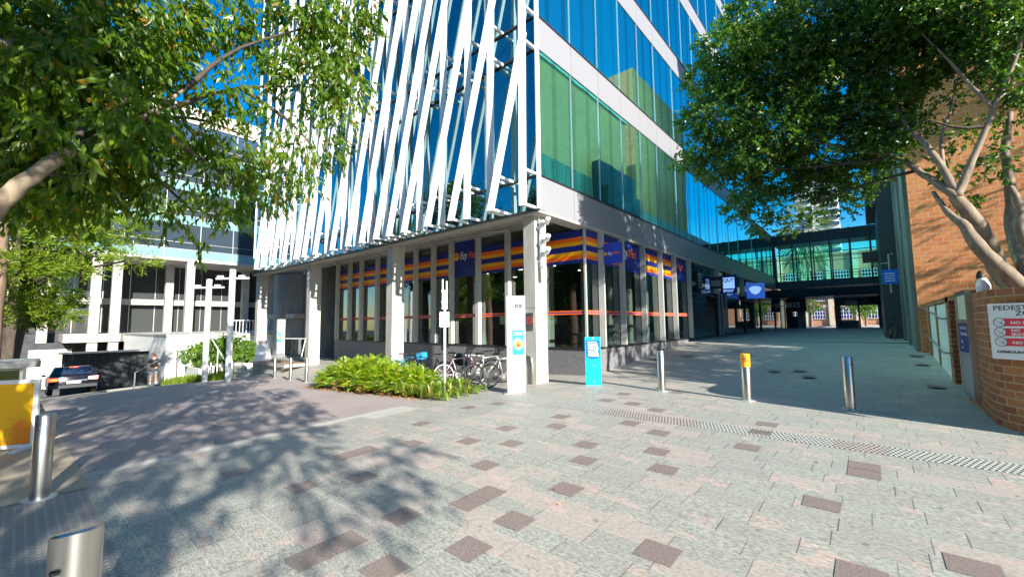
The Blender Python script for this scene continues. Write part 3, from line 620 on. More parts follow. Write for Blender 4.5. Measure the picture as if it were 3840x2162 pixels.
# pedestrian zone sign, on the curved wall, turned toward the walkway
zs = thing('pedestrian_zone_sign', 'white rectangular sign with red bands prohibiting scooters, skateboards and cycling on the curved brick wall', 'sign', (2.0, 9.3, 1.1))
A0, A1 = Vector((1.52, 9.79, 0)), Vector((2.35, 9.19, 0)); dd = (A1-A0).normalized(); nn = Vector((dd.y, -dd.x, 0))
A0 = A0+nn*.07-dd*.08
f = lambda u, v, w_: tuple(A0+dd*u+nn*w_+Vector((0, 0, v)))
m = MB(); m.prism([(0, 1.08), (1.15, 1.08), (1.15, 1.92), (0, 1.92)], 0, .006, f); m.build('panel', 'signwhite', zs)
m = MB(); m.text('PEDESTRIAN', .098, lambda u, v, w_: f(.06+u, 1.82+v, .0065+w_), depth=.002, bold=.001, wsc=1.15); m.text('ZONE', .098, lambda u, v, w_: f(.30+u, 1.735+v, .0065+w_), depth=.002, bold=.001, wsc=1.15)
m.text('DISMOUNT AND WALK', .05, lambda u, v, w_: f(.06+u, 1.175+v, .0065+w_), depth=.002, bold=.002, wsc=1.25); m.build('lettering', 'ink', zs)
for k, (a_, b_) in enumerate((('NO SCOOTERS', ''), ('NO', 'SKATEBOARDING'), ('NO CYCLING', ''))):
    zc = 1.635-.148*k
    m = MB(); m.prism([(.12, zc-.058), (1.1, zc-.058), (1.1, zc+.058), (.12, zc+.058)], .0065, .0085, f); band = m.build('red_band', 'red', zs)
    m = MB(); m.prism([(.12+.07*cos(q*pi/12), zc+.07*sin(q*pi/12)) for q in range(24)], .0085, .011, f)
    m.text(a_, .058 if not b_ else .05, lambda u, v, w_: f(.24+u, zc+(-.025 if not b_ else .01)+v, .009+w_), depth=.002, bold=.002, wsc=1.2)
    if b_: m.text(b_, .05, lambda u, v, w_: f(.24+u, zc-.045+v, .009+w_), depth=.002, bold=.002, wsc=1.2)
    m.build('white_print', 'signwhite', band)
    m = MB(); ring(m, .12, zc, .062, .07, f, .0115, .013); m.bar(f(.075, zc+.045, .0125), f(.165, zc-.045, .0125), .002, .006, tuple(nn)); m.bar(f(.09, zc-.02, .0125), f(.15, zc-.02, .0125), .002, .008, tuple(nn)); m.bar(f(.14, zc-.02, .0125), f(.15, zc+.03, .0125), .002, .008, tuple(nn)); m.build('pictogram', 'ink', band)
# tall brick building
bb = thing('brick_building', 'tall orange brick building behind the spreading tree with a dark streaked concrete shaft', 'brick building', (8, 20.3, 0))
m = MB(); m.box(1.32, 40, 20.4, 34, 0, 19.2); m.box(14, 40, 14, 20.4, 0, 19.2) if False else None; m.build('wall', 'brick', bb)
m = MB(); m.box(1.15, 40, 20.25, 34.1, 19.2, 19.7); m.build('parapet', 'concrete', bb)
MT['shaft'] = pm('streaked_concrete_shaft', (.12, .14, .13), .8, var=.5, sc=2.2, bump=.5, stretch=(2.2, 2.2, .12), dirt=((.035, .055, .04), .9))
m = MB(); m.box(1.2, 1.31, 20.6, 27.6, .3, 12.6); m.box(1.12, 1.2, 22.4, 22.9, .3, 12.4); m.box(1.12, 1.2, 25, 25.4, .3, 12.4); m.build('shaft', 'shaft', bb)
m = MB()
for z in (7.6, 10.6): m.box(.2, 1.3, 28.2, 34, z, z+1.5)
m.box(.6, 1.3, 27.8, 34, .4, 14); m.box(-.1, 1.3, 31, 34, 5.2, 5.5); m.build('concrete_balcony', 'roofdark', bb)
m = MB(); m.box(1.31, 12, 34.2, 62, .5, 12); m.build('rear_wing', 'concrete_dark', bb); m = MB(); m.box(1.31, 14, 36, 50, 12.01, 25.5); m.build('rear_tower', 'brick', bb)
m = MB(); m.tube([(1.0, 26, 4.7), (.85, 26, 4.7), (.85, 26, 2.9)], .04, 6); 
for z in (4.3, 3.9, 3.4): m.tube([(.85, 26, z), (.55, 26, z)], .025, 5)
m.build('vent_pipe', 'galv', bb)
s_ = thing('small_blue_notice', 'small blue notice with white lines projecting from the dark shaft wall', 'sign', (.75, 25.5, 3.5))
m = MB(); m.box(.55, 1.1, 25.48, 25.54, 3.3, 3.95).m(1)
for k in range(4): m.box(.65, 1.0, 25.47, 25.479, 3.42+.11*k, 3.45+.11*k)
m.build('panel', ['cyanblue', 'signwhite'], s_)
m = MB(); m.box(1.05, 1.2, 25.5, 25.53, 3.6, 3.65); m.build('bracket', 'galv', s_)
# glass footbridge
fb = thing('glass_footbridge', 'green glazed footbridge crossing the walkway between the two buildings', 'footbridge', (-3, 50, 5))
m = MB(); m.box(-7.05, 2, 50.02, 53, 9.31, 10.35); m.build('roof', 'roofdark', fb)
m = MB(); m.box(-7.05, 2, 50.02, 53, 4.95, 5.6); m.build('floor_deck', 'roofdark', fb)
for yb in (50.0, 53.0):
    for k in range(6):
        x0 = -7+k*1.5; m = MB(); m.face([(x0, yb, 5.6), (x0+1.5, yb, 5.6), (x0+1.5, yb, 9.3), (x0, yb, 9.3)]); pn = m.build('glass_panel', 'bridgeglass', fb)
        m = MB(); m.box(x0-.06, x0+.06, yb-.08, yb-.01, 4.9, 10.4); m.box(x0+.07, x0+1.43, yb-.06, yb-.01, 8.2, 8.27); m.box(x0+.07, x0+1.43, yb-.06, yb-.01, 7.7, 7.76); m.box(x0+.07, x0+1.43, yb-.05, yb-.01, 6.35, 6.4); m.box(x0+.07, x0+1.43, yb-.05, yb-.01, 6.1, 6.14); m.build('mullion', 'dark', pn)
# passage beyond the bridge
pv = thing('passage_building', 'dark framed passage building beyond the footbridge with sign band and openings to sunlight', 'building', (-2, 62, .8))
m = MB(); m.box(-12, 8, 57, 66, 4.3, 5.2); m.build('canopy_slab', 'roofdark', pv)
m = MB(); m.box(-3.05, -2.5, 62, 63, .7, 4.3); m.box(-2.49, 1.3, 62, 62.6, 3.32, 4.3); m.box(-2.49, -.95, 62, 62.4, .7, 1.62); m.box(.81, 1.5, 62, 63, .7, 4.3); m.box(-.94, -.77, 62.0, 63, .7, 3.31); m.build('frame_wall', 'concrete_dark', pv)
m = MB(); m.box(-2.0, -1.0, 61.9, 61.98, 3.35, 3.95); m.build('sign_band', 'galv', pv)
m = MB(); m.box(-.9, -.4, 61.9, 61.98, 3.35, 4.0).m(1).text('QUT', .24, lambda u, v, w_: (-.87+u, 61.89-w_, 3.58+v), bold=.004); m.build('sign_square', ['navy', 'signwhite'], pv)
m = MB(); m.box(.1, .6, 61.7, 61.8, 3.5, 4.3); m.build('hanging_sign', 'dark', pv)
m = MB(); m.box(-7.9, -7.2, 62, 63, .7, 4.3); m.build('pier', 'roofdark', pv); m = MB(); m.box(-6.7, -5.95, 62, 63, .7, 4.3); m.build('pier', 'concrete_dark', pv); m = MB(); m.box(-7.19, -6.71, 62.2, 62.8, .7, 2.2); m.build('bin_store', 'roofdark', pv)
m = MB(); m.box(-7.1, -5.5, 59.0, 60.5, 2.7, 4.29); m.build('ceiling_bulkhead', 'dark', pv)
m = MB(); m.box(-6, .8, 57.3, 57.4, 4.1, 4.16); m.box(-4, -2.5, 57.3, 57.4, 4.0, 4.05); m.build('light_rail', 'galv', pv)
m = MB(); m.box(-6.6, -6.0, 57.9, 58, 3.2, 3.75).m(1).lathe((-6.3, 57.895, 3.47), [(.17, -.01), (.17, .0)], 14, 'y'); tag(m.build('green_spot_sign', ['signwhite', 'leafB']), 'small white hanging sign with a green spot beyond the footbridge', 'sign')
m = MB(); m.box(-7.4, -6.75, 58.2, 58.3, 3.2, 3.75); tag(m.build('pale_grey_sign', 'galv'), 'blank pale grey hanging sign left of the green spot sign', 'sign')
hb = thing('heritage_building', 'sunlit pink and cream building with white gridded windows seen through the passage', 'building', (-6, 96, .7))
m = MB(); m.box(-30, 14, 96, 104, 0, 14); m.build('wall', 'heritage', hb)
for x in (-28, -24.2, -20.4, -16.6, -12.8, -9, -5.2, -1.4, 2.4):
    m = MB(); m.box(x-.35, x+.35, 95.7, 95.99, 0, 14); m.build('pilaster', 'cream', hb)
    for z in (1.9, 5.2, 8.6):
        m = MB(); m.box(x+.9, x+2.9, 95.9, 95.99, z, z+2); wd = m.build('window', 'navy', hb)
        m = MB()
        for q in range(6): m.box(x+.86+.4*q, x+.94+.4*q, 95.84, 95.89, z-.05, z+2.05)
        for q in range(4): m.box(x+.95, x+2.86, 95.85, 95.885, z+.66*q-.04, z+.66*q+.04)
        m.build('glazing_bar', 'white', wd)
    m = MB(); m.box(x+.4, x+3.4, 95.8, 95.99, 4.1, 4.4); m.build('band_course', 'cream', hb)
m = MB(); m.sheet(-30, 12, 64.5, 95.5, .01, 4, 4); structure(m.build('sunlit_court', 'path'))
# distant tower seen over the bridge
dt = thing('distant_tower', 'pale ribbed high-rise tower far beyond the footbridge', 'tower', (-20, 240, 0))
m = MB(); m.box(-24, -8, 240, 256, 0, 70)
m.build('shaft', 'white', dt)
for z in range(18, 70, 3):
    m = MB(); m.box(-24.4, -17.5, 239.4, 239.98, z, z+1.5); m.box(-14.5, -7.6, 239.4, 239.98, z, z+1.5); m.build('window_band', 'glassgrey', dt)
# ------------------------------------------------------------------ left: second glass building, terrace wall, steps
lb = thing('office_block', 'wide glass office block with grey-blue floors on tall white columns across the street', 'office building', (-55, 10, -4))
XL = -53.8
m = MB(); m.box(XL-22, XL-.4, -3, 44, 9.2, 23.3); m.build('core', 'darkroom', lb)
flo = [8.8, 12.35, 15.95, 19.5, 23.3]
for i in range(4):
    z0, z1 = flo[i], flo[i+1]
    for k in range(15):
        ya = -3+k*3; m = MB(); m.face([(XL-.02, ya, z0+.9), (XL-.02, ya+3, z0+.9), (XL-.02, ya+3, z1-.04), (XL-.02, ya, z1-.04)]); wd = m.build('window', 'glassgrey', lb)
        m = MB(); m.face([(XL, ya, z0), (XL, ya+3, z0), (XL, ya+3, z0+.9), (XL, ya, z0+.9)]); m.build('spandrel_pane', 'glasspale', wd)
        m = MB(); m.box(XL-.01, XL+.06, ya-.03, ya+.03, z0, z1); m.box(XL-.01, XL+.05, ya+.04, ya+2.96, z0+.88, z0+.93); m.box(XL-.01, XL+.05, ya+.04, ya+2.96, z0+1.6, z0+1.64); m.build('frame', 'dark' if False else 'galv', wd)
m = MB(); m.box(XL-22, XL-.02, -3, 44, 8.5, 8.79); m.box(XL-22, XL+.1, -3, 44, 23.3, 23.9); m.box(XL-14, XL-3, 4, 20, 23.9, 26.5); m.build('slab', 'concrete', lb)
for y, x in ((4.0, XL), (5.4, XL), (11.0, XL), (23, XL), (29, XL), (10.1, -58.2), (17.5, -58.2), (20.4, -57.5), (1, -58.2)):
    m = MB(); m.box(x-.7, x, y, y+.68, -5, 8.5); m.build('column', 'concrete', lb)
m = MB(); m.box(-61, -60.6, -3, 44, -4, 8.5); m.build('rear_wall', 'darkroom', lb)
for k in range(22):
    m = MB(); ya = -3+k*2.1; m.face([(-60.5, ya, 1.2), (-60.5, ya+2.05, 1.2), (-60.5, ya+2.05, 8.4), (-60.5, ya, 8.4)]); wd = m.build('ground_window', 'darkwin', lb)
    m = MB(); m.box(-60.5, -60.42, ya-.03, ya+.03, 1.2, 8.4); m.build('frame', 'galv', wd)
m = MB(); m.box(-60.4, -59.6, -3, 44, 4.1, 4.7); m.box(-62, -53.6, 2.5, 44, .4, 1.15); m.build('floor_slab', 'concrete', lb)
m = MB(); m.box(-56, -55.6, -3, 12, -4.5, .39); m.build('street_shopfront', 'darkroom', lb)
m = MB(); m.box(-55.55, -55.4, .6, 3.2, -3.6, -.2); m.build('shop_window', 'screenpink' if False else 'cream', lb)

# terrace with white retaining wall
tw = thing('terrace_wall', 'bright white retaining wall of the raised terrace behind the person', 'wall', (-36, 9, -2))
m = MB(); m.box(-53.5, -36, 6.45, 9.8, -4, 1.05); m.box(-53.5, -33.8, 9.8, 26, -3, 1.05); m.build('wall', 'white', tw)
m = MB(); m.box(-53.5, -35.9, 6.4, 9.85, 1.052, 1.18); m.box(-53.5, -33.7, 9.85, 26, 1.052, 1.18); m.build('coping', 'concrete', tw)
m = MB()
for k in range(14): m.box(-35.2, -35.16, 10+k*.22, 10.03+k*.22, 1.18, 2.1)
m.box(-35.22, -35.14, 9.9, 13.2, 2.1, 2.15); m.build('balustrade', 'white', tw)
m = MB()
for y in (6.5, 7.75, 9.0): m.tube([(-35.9, y, -2.2), (-35.9, y, 1.3)], .04, 6)
m.build('drain_pipe', 'polewhite', tw)
# dark gated entry beside the wall
ge = thing('dark_gate_enclosure', 'dark slatted gate enclosure under the office block behind the person', 'gate', (-40, 3.5, -3.4))
m = MB(); m.box(-40.2, -40, 1.9, 6.2, -3.8, .0); m.build('panel', 'darkroom', ge)
m = MB(); m.box(-40, -39.4, 1.7, 6.3, .02, .12); m.build('lintel', 'galv', ge)
for k in range(12):
    m = MB(); m.box(-39.9, -39.85, 2+k*.36, 2.04+k*.36, -3.6, -.1); m.build('gate_bar', 'roofdark', ge)
# stair, planter wall and bench by the bollards
st = thing('concrete_steps', 'short flight of pale concrete steps beside the wedge bench', 'steps', (-26.5, 7.8, -1.1))
m = MB()
for k in range(5): m.box(-28.1, -25.6-.42*k, 7.2, 8.45, -1.6, -1.02+.16*k)
m.build('steps', 'path', st)
rp = thing('raised_garden_wall', 'low white garden wall holding the bushy shrub behind the tall lamp posts', 'garden wall', (-26, 5.5, -1))
m = MB(); m.box(-31.2, -28.2, 6.5, 6.65, -2.2, -.62); m.box(-28.35, -28.2, 6.66, 9.5, -1.8, -.5); m.box(-31.2, -28.36, 9.35, 9.5, -1.8, -.4); m.build('wall', 'white', rp)
m = MB(); m.box(-31.2, -28.36, 6.66, 9.34, -2, -.66); m.build('soil', 'soil', rp)
hr = thing('sloping_handrail', 'white sloping tubular handrail climbing the steps past the shrub', 'handrail', (-26, 6.9, -.9))
m = MB(); m.tube([(-25.6, 7.1, -1.1), (-25.6, 7.1, -.1), (-26, 7.1, -.05), (-28.3, 7.1, .95), (-28.9, 7.1, 1.0), (-28.9, 7.1, -.6)], .03, 8); m.build('rail', 'white', hr, smooth=True)
m = MB(); m.tube([(-27.2, 7.1, -.9), (-27.2, 7.1, .47)], .025, 6); m.build('post', 'white', hr)
h2 = thing('street_handrail', 'thin grey handrail descending along the white terrace wall', 'handrail', (-33, 6.0, -1.8))
m = MB(); m.tube([(-33.5, 4.6, -1.0), (-30.5, 6.0, .35)], .025, 6); m.build('rail', 'galv', h2)
for p, q in (((-33.5, 4.6, -2.3), (-33.5, 4.6, -1.0)), ((-30.5, 6.0, -1.6), (-30.5, 6.0, .35))): m = MB(); m.tube([p, q], .04, 6); m.build('post', 'steel', h2)
bn = thing('wedge_bench', 'long concrete wedge bench with timber slab seat behind the three dark bollards', 'bench', (-22.6, 8.2, -.8))
f = lambda u, v, w_: (-26.7+u, 8.5+w_, v)
m = MB(); m.prism([(.15, -1.5), (3.3, -1.3), (4.3, -.36), (.15, -.36)], 0.12, 1.1, f); m.build('base', 'concrete', bn)
m = MB(); m.prism([(0, -.355), (4.75, -.355), (4.75, -.22), (0, -.22)], 0, 1.2, f); m.build('seat', 'concrete', bn)
m = MB(); m.prism([(0.05, -.216), (4.7, -.216), (4.7, -.19), (0.05, -.19)], .04, 1.1, f); m.build('timber_slats', 'timber', bn)
# ------------------------------------------------------------------ bollards
def bollard(loc, label, grp, h=.98, r=.088, band=None, mat='steel', sl=.0):
    t = thing('bollard', label, 'bollard', loc, grp)
    m = MB(); m.lathe((0, 0, 0), [(r, 0), (r, h-.012), (r-.008, h), (0, h+.001)], 28)
    m.v = [Vector((v.x, v.y, v.z+(sl*v.x if v.z > h*.7 else 0))) for v in m.v]; m.build('post', mat, t, smooth='auto', world=False)
    m = MB(); m.lathe((0, 0, 0), [(r*1.7, 0), (r*1.7, .012), (r*1.62, .018)], 28); m.build('base_flange', 'galv', t, smooth='auto', world=False)
    if band:
        m = MB(); m.lathe((0, 0, 0), [(r+.004, h-.27), (r+.004, h+.004), (r-.004, h+.01), (0, h+.011)], 28); bd = m.build('yellow_band', band, t, smooth='auto', world=False)
        m = MB(); fa = R(-75)
        fn = lambda u, v, w_: ((r+.006+w_)*cos(fa+u/r), (r+.006+w_)*sin(fa+u/r), v)
        m.text('S', .11, lambda u, v, w_: fn(u-.035, h-.135+v, w_), depth=.002, bold=.003); ring(m, 0, h-.095, .055, .062, fn, 0, .002)
        for q in range(3): m.prism([(-.06, h-.19-.022*q), (.06, h-.19-.022*q), (.06, h-.178-.022*q), (-.06, h-.178-.022*q)], 0, .002, fn)
        m.build('red_marking', 'red', bd, world=False)
    m = MB(); m.lathe((r*.72, -r*.72, h-.14), [(.02, -.006), (.02, .006)], 10); m.build('reflector_disc', 'dark', t, world=False)
    return t
G1 = 'stainless bollards across the walkway'
def on(px, py, dz=0): p = gpt(px, py); return (p.x, p.y, g(p.x, p.y)+dz)
bollard(on(2482, 1464), 'stainless steel bollard right of the cyan printed sign', G1)
bollard(on(2803, 1500), 'stainless steel bollard with an orange-yellow band and red S marking on top', G1, band='yellow')
bollard(on(3190, 1535), 'shaded stainless steel bollard nearest the brick planter', G1, h=1.0)
bollard(on(147, 1868), 'stainless steel bollard standing right beside the yellow banner barrier', 'stainless bollards at the left kerb', h=.98)
bp = dep(292, 1975, 1.95); bollard((bp.x, bp.y, g(bp.x, bp.y)+.01), 'closest stainless steel bollard with slanted top, cut by the bottom edge', 'stainless bollards at the left kerb', h=bp.z-g(bp.x, bp.y)-.02, r=.092, sl=.25)
for (px, py), lb_ in (((1148, 1432), 'slim steel bollard in front of the square concrete column'), ((1089, 1425), 'slim steel bollard between its two neighbours by the bench end'), ((1030, 1416), 'slim steel bollard standing in front of the wedge bench'), ((788, 1427), 'slim steel bollard at the garden bed left of the lamp post'), ((868, 1425), 'slim steel bollard touching the tall lamp post base')):
    bollard(on(px, py), lb_, 'slim bollards along the driveway', h=.95, r=.065)
# ------------------------------------------------------------------ foliage tools
def leaf(m, p, d, L, W, roll):
    d = d.normalized(); s_ = d.cross(Vector((sin(roll), cos(roll), .3))).normalized(); n_ = s_.cross(d)
    m.raw([p, p+d*L*.45+s_*W/2-n_*W*.12, p+d*L, p+d*L*.45-s_*W/2-n_*W*.12], [(0, 1, 2, 3)])
def rvec(r_):
    while True:
        v = Vector((r_.uniform(-1, 1), r_.uniform(-1, 1), r_.uniform(-1, 1)))
        if .05 < v.length < 1: return v
def crown(m, lobes, dens, L, W, droop, r_, nleaf=9, twig=.35, sq=.75):
    for c, rad in lobes:
        c = Vector(c); n = int(dens*rad*rad*(1+.3*rad))
        hole = [rvec(r_)*rad for _ in range(3)]
        for _ in range(n):
            v = rvec(r_); v = v*(v.length**-.45)*r_.uniform(.75, 1.12); v.z *= sq; v *= rad
            if any((v-h).length < rad*.3 for h in hole): continue
            p = c+v; dr = (v.normalized()*.7+rvec(r_)*.9+Vector((0, 0, -droop))).normalized()
            for k in range(nleaf):
                t_ = k/nleaf; q = p+dr*twig*t_+rvec(r_)*.03; ld = (dr*.5+rvec(r_)*.8+Vector((0, 0, -droop*.9))); l_ = L*r_.uniform(.65, 1.2)
                leaf(m, q, ld, l_, W*l_/L, r_.uniform(0, 6.28))
def limb(m, pts, rs, n=8, jig=.04, r_=rnd):
    P = [Vector(p) for p in pts]; out = []; ro = []
    for i in range(len(P)-1):
        for k in range(4):
            t_ = k/4; a0 = P[max(i-1, 0)]; a1 = P[i]; a2 = P[i+1]; a3 = P[min(i+2, len(P)-1)]
            q = .5*((2*a1)+(a2-a0)*t_+(2*a0-5*a1+4*a2-a3)*t_*t_+(3*a1-a0-3*a2+a3)*t_**3)
            r0 = rs[i]+(rs[i+1]-rs[i])*t_; out.append(q+rvec(r_)*jig*r0*4); ro.append(r0*r_.uniform(.92, 1.08))
    out.append(P[-1]); ro.append(rs[-1]); m.tube(out, ro, n)
D = dep
# --- left foreground tree
r1 = random.Random(11)
base = Vector((-6.35, -1.5, g(-6.35, -1.5)))
lt = thing('broadleaf_tree', 'near broadleaf tree with a thick pale limb sweeping up from the left edge', 'tree', base)
m = MB(); fork = Vector((-6.45, -1.1, 1.9))
limb(m, [base+Vector((0, 0, -.1)), (-6.4, -1.35, .8), fork], [.3, .25, .24], 12)
limb(m, [fork, D(-150, 900, 4), D(0, 755, 4.05), D(150, 640, 4.3), D(270, 565, 4.8), D(420, 500, 5.5), D(540, 440, 6), D(700, 330, 6.6)], [.2, .1, .082, .068, .056, .045, .035, .02], 12)
limb(m, [fork, (-6.3, -1.6, 3.5), (-5.4, -1.5, 5.6), (-4, -1.0, 7.2)], [.22, .18, .12, .05], 10)
limb(m, [(-6.35, -1.5, 3.2), (-7.2, -.6, 4.6), D(250, 150, 6.3)], [.15, .1, .04], 8)
m.build('trunk', 'bark', lt, smooth=True)
m = MB()
brs = [((270, 565, 4.8), (400, 330, 6), (600, 250, 7)), ((420, 500, 5.5), (700, 440, 7), (950, 520, 8)), ((540, 440, 6), (900, 330, 7.6), (1250, 330, 8.4)), ((540, 440, 6), (760, 600, 6.8), (900, 700, 7.4)), ((700, 330, 6.6), (900, 180, 7.5), (1250, 80, 8.3)), ((900, 330, 7.6), (1080, 450, 8), (1180, 560, 8.1)), ((420, 500, 5.5), (560, 640, 6.4), (720, 790, 6.9)), ((150, 640, 4.3), (250, 660, 5.2), (360, 640, 6)), ((270, 565, 4.8), (380, 500, 5.2), (480, 360, 5.8))]
for a, b, c in brs: limb(m, [D(*a), D(*b), D(*c)], [.045, .03, .01], 6, .08)
m.build('branch', 'barkdark', lt, smooth=True)
m = MB()
LB = [(400, 460, 5.0, .34), (540, 400, 5.4, .36), (200, 500, 4.6, .3), (130, 720, 5.4, .35), (330, 720, 5.6, .3), (0, 250, 5, .7), (250, 250, 5.4, .5), (450, 200, 6, .6), (60, 120, 6, 1.35), (60, 420, 6.4, 1.0), (-80, 560, 6, .8), (330, 60, 6.5, 1.15), (330, 330, 6.5, .85), (180, 600, 6.3, .55), (330, 640, 6.3, .5), (560, 60, 7, .8), (520, 480, 6.7, .55), (620, 250, 7, .5), (420, 560, 6.5, .45),
      (820, 30, 7.6, .62), (760, 620, 7.1, .5), (700, 480, 7.2, .5), (880, 560, 7.4, .55), (990, 690, 7.6, .45), (850, 720, 7.2, .4), (820, 780, 7.0, .3), (820, 330, 7.4, .42), (1130, 40, 8.3, .65), (1250, 130, 8.5, .65), (1330, 60, 8.6, .4), (1160, 290, 8.2, .7), (1270, 400, 8.3, .5), (1200, 520, 8.1, .5), (1060, 600, 7.9, .5), (1010, 430, 8, .4), (930, 150, 8, .35), (1300, 280, 8.4, .42), (620, 720, 6.6, .33), (480, 650, 6.5, .4), (1380, 30, 8.6, .3), (650, 820, 6.9, .22), (300, 760, 6.2, .35), (90, 700, 6.2, .5), (1140, 700, 7.9, .25), (760, 900, 7, .16)]
crown(m, [(D(a, b, c), d) for a, b, c, d in LB if a < 600 or b < 350], 250, .175, .066, .75, r1, 8, .38)
crown(m, [(D(a, b, c), d) for a, b, c, d in LB if a >= 600 and b >= 350], 215, .15, .05, .85, r1, 8, .4)
m.build('crown', 'leafA', lt)
# --- the same kind of tree behind the camera: it throws the dapples on the left
r2 = random.Random(5)
bt_ = thing('broadleaf_tree', 'broadleaf tree standing behind the viewer and shading the paving', 'tree', (6.2, -3.6, g(6.2, -3.6)))
m = MB(); limb(m, [(6.2, -3.6, -.5), (6.1, -3.5, 2), (5.6, -3, 4.5), (5, -2.5, 6.5)], [.3, .24, .18, .06], 10)
limb(m, [(6, -3.4, 3), (3.6, -2, 5.6), (1, -.4, 7.4), (-.6, .0, 8)], [.16, .12, .07, .03], 8); limb(m, [(5.6, -3, 4.5), (7.5, -1.5, 6), (8, -.6, 7)], [.12, .08, .03], 8)
m.build('trunk', 'bark', bt_, smooth=True)
m = MB(); tg = [(-4.7, 2.4, 6, .5), (-5.1, 3.5, 6, .45), (-5.4, .4, 6, .7), (-4.7, -.3, 5.8, .5), (-3.9, 1.7, 5.8, .25), (-4.2, 3.0, 5.8, .2), (-6.3, 1.2, 6.5, .75), (-7, 2.6, 6.2, .75), (-6, -.5, 6.5, 1.0), (-9, 3.2, 6.5, .95), (-9, 1, 6.5, 1.05), (-11.5, 2.3, 7, 1.2), (-11.5, 4.3, 7, .9), (-14.5, 3.2, 7, 1.3), (-15, 5.2, 7, .85), (-18, 4.5, 7.4, 1.15), (-18, 2.5, 7.4, 1.2), (-21, 4.2, 8, 1.2), (-21, 2.4, 8, 1.3), (-24, 3.6, 8.5, 1.2), (-5.3, -1.5, 6, 1), (-8, -1, 7, 1.2), (-24, 1.5, 8.5, 1.2), (-12.5, .5, 7, 1.2), (-16, 1, 7.4, 1.2)]
crown(m, [((x+2.18*h, y-.54*h, h+g(x, y)), r_*.95) for x, y, h, r_ in tg], 135, .17, .075, .5, r2, 7, .4)
m.build('crown', 'leafA', bt_)
# --- right spreading tree in the planter
r3 = random.Random(21)
rb = Vector((2.25, 11.3, 1.9)); rtree = thing('spreading_tree', 'multi-stemmed spreading tree with fine dark leaves growing from the curved brick planter', 'tree', rb)
m = MB()
def PB(*q): return D(*q)
limb(m, [rb+Vector((0, 0, -.2)), PB(3745, 1000, 7.9), PB(3690, 880, 7.9), PB(3600, 760, 8), PB(3580, 720, 8.1)], [0.187, 0.148, 0.125, 0.101, 0.094], 10)
limb(m, [PB(3590, 740, 8), PB(3500, 680, 8.4), PB(3440, 640, 8.8), PB(3360, 590, 9.2), PB(3200, 560, 9.8), PB(3000, 520, 10.3), PB(2800, 480, 10.8)], [0.078, 0.066, 0.058, 0.047, 0.039, 0.027, 0.012], 8)
limb(m, [PB(3590, 730, 8.05), PB(3540, 640, 8.2), PB(3470, 540, 8.5), PB(3400, 480, 8.9), PB(3300, 300, 9.6), PB(3150, 180, 10)], [0.078, 0.062, 0.051, 0.039, 0.027, 0.012], 8)
limb(m, [PB(3590, 740, 8), PB(3630, 640, 8), PB(3700, 470, 7.9), PB(3740, 380, 7.8), PB(3800, 240, 7.7), PB(3860, 60, 7.6)], [0.078, 0.062, 0.051, 0.047, 0.035, 0.023], 8)
limb(m, [PB(3720, 400, 7.85), PB(3650, 330, 8), PB(3560, 230, 8.3), PB(3450, 120, 8.7)], [0.039, 0.031, 0.023, 0.012], 6)
limb(m, [rb+Vector((.1, .1, 0)), PB(3800, 900, 8.2), PB(3790, 720, 8.4), PB(3770, 560, 8.5), PB(3790, 420, 8.5)], [0.133, 0.101, 0.086, 0.070, 0.039], 8)
limb(m, [rb+Vector((.0, -.1, 0)), PB(3690, 950, 7.5), PB(3620, 850, 7.7), PB(3560, 800, 8), PB(3500, 720, 8.4)], [0.140, 0.109, 0.086, 0.055, 0.031], 8)
limb(m, [rb+Vector((.4, 0, 0)), PB(3840, 900, 7.4), PB(3830, 780, 7.5), PB(3790, 700, 7.7)], [0.117, 0.094, 0.062, 0.039], 8)
limb(m, [PB(3540, 640, 8.2), PB(3530, 520, 8.4), PB(3570, 400, 8.5), PB(3580, 300, 8.6)], [0.039, 0.031, 0.023, 0.016], 6)
m.build('trunk', 'bark', rtree, smooth=True)
m = MB()
for a, b, c in (((3360, 590, 9.2), (3100, 620, 10), (2850, 640, 11)), ((3200, 560, 9.8), (3000, 360, 10.5), (2750, 260, 11)), ((3400, 480, 8.9), (3200, 420, 9.8), (2900, 250, 10.6)), ((3300, 300, 9.6), (3100, 80, 10), (2900, 0, 10.4)), ((3440, 640, 8.8), (3250, 690, 9.6), (3050, 760, 10.6)), ((3000, 520, 10.3), (2750, 560, 11), (2600, 500, 11.2)), ((3700, 470, 7.9), (3600, 480, 8), (3480, 450, 8.3))):
    limb(m, [D(*a), D(*b), D(*c)], [.04, .028, .008], 6, .08)
m.build('branch', 'barkdark', rtree, smooth=True)
m = MB()
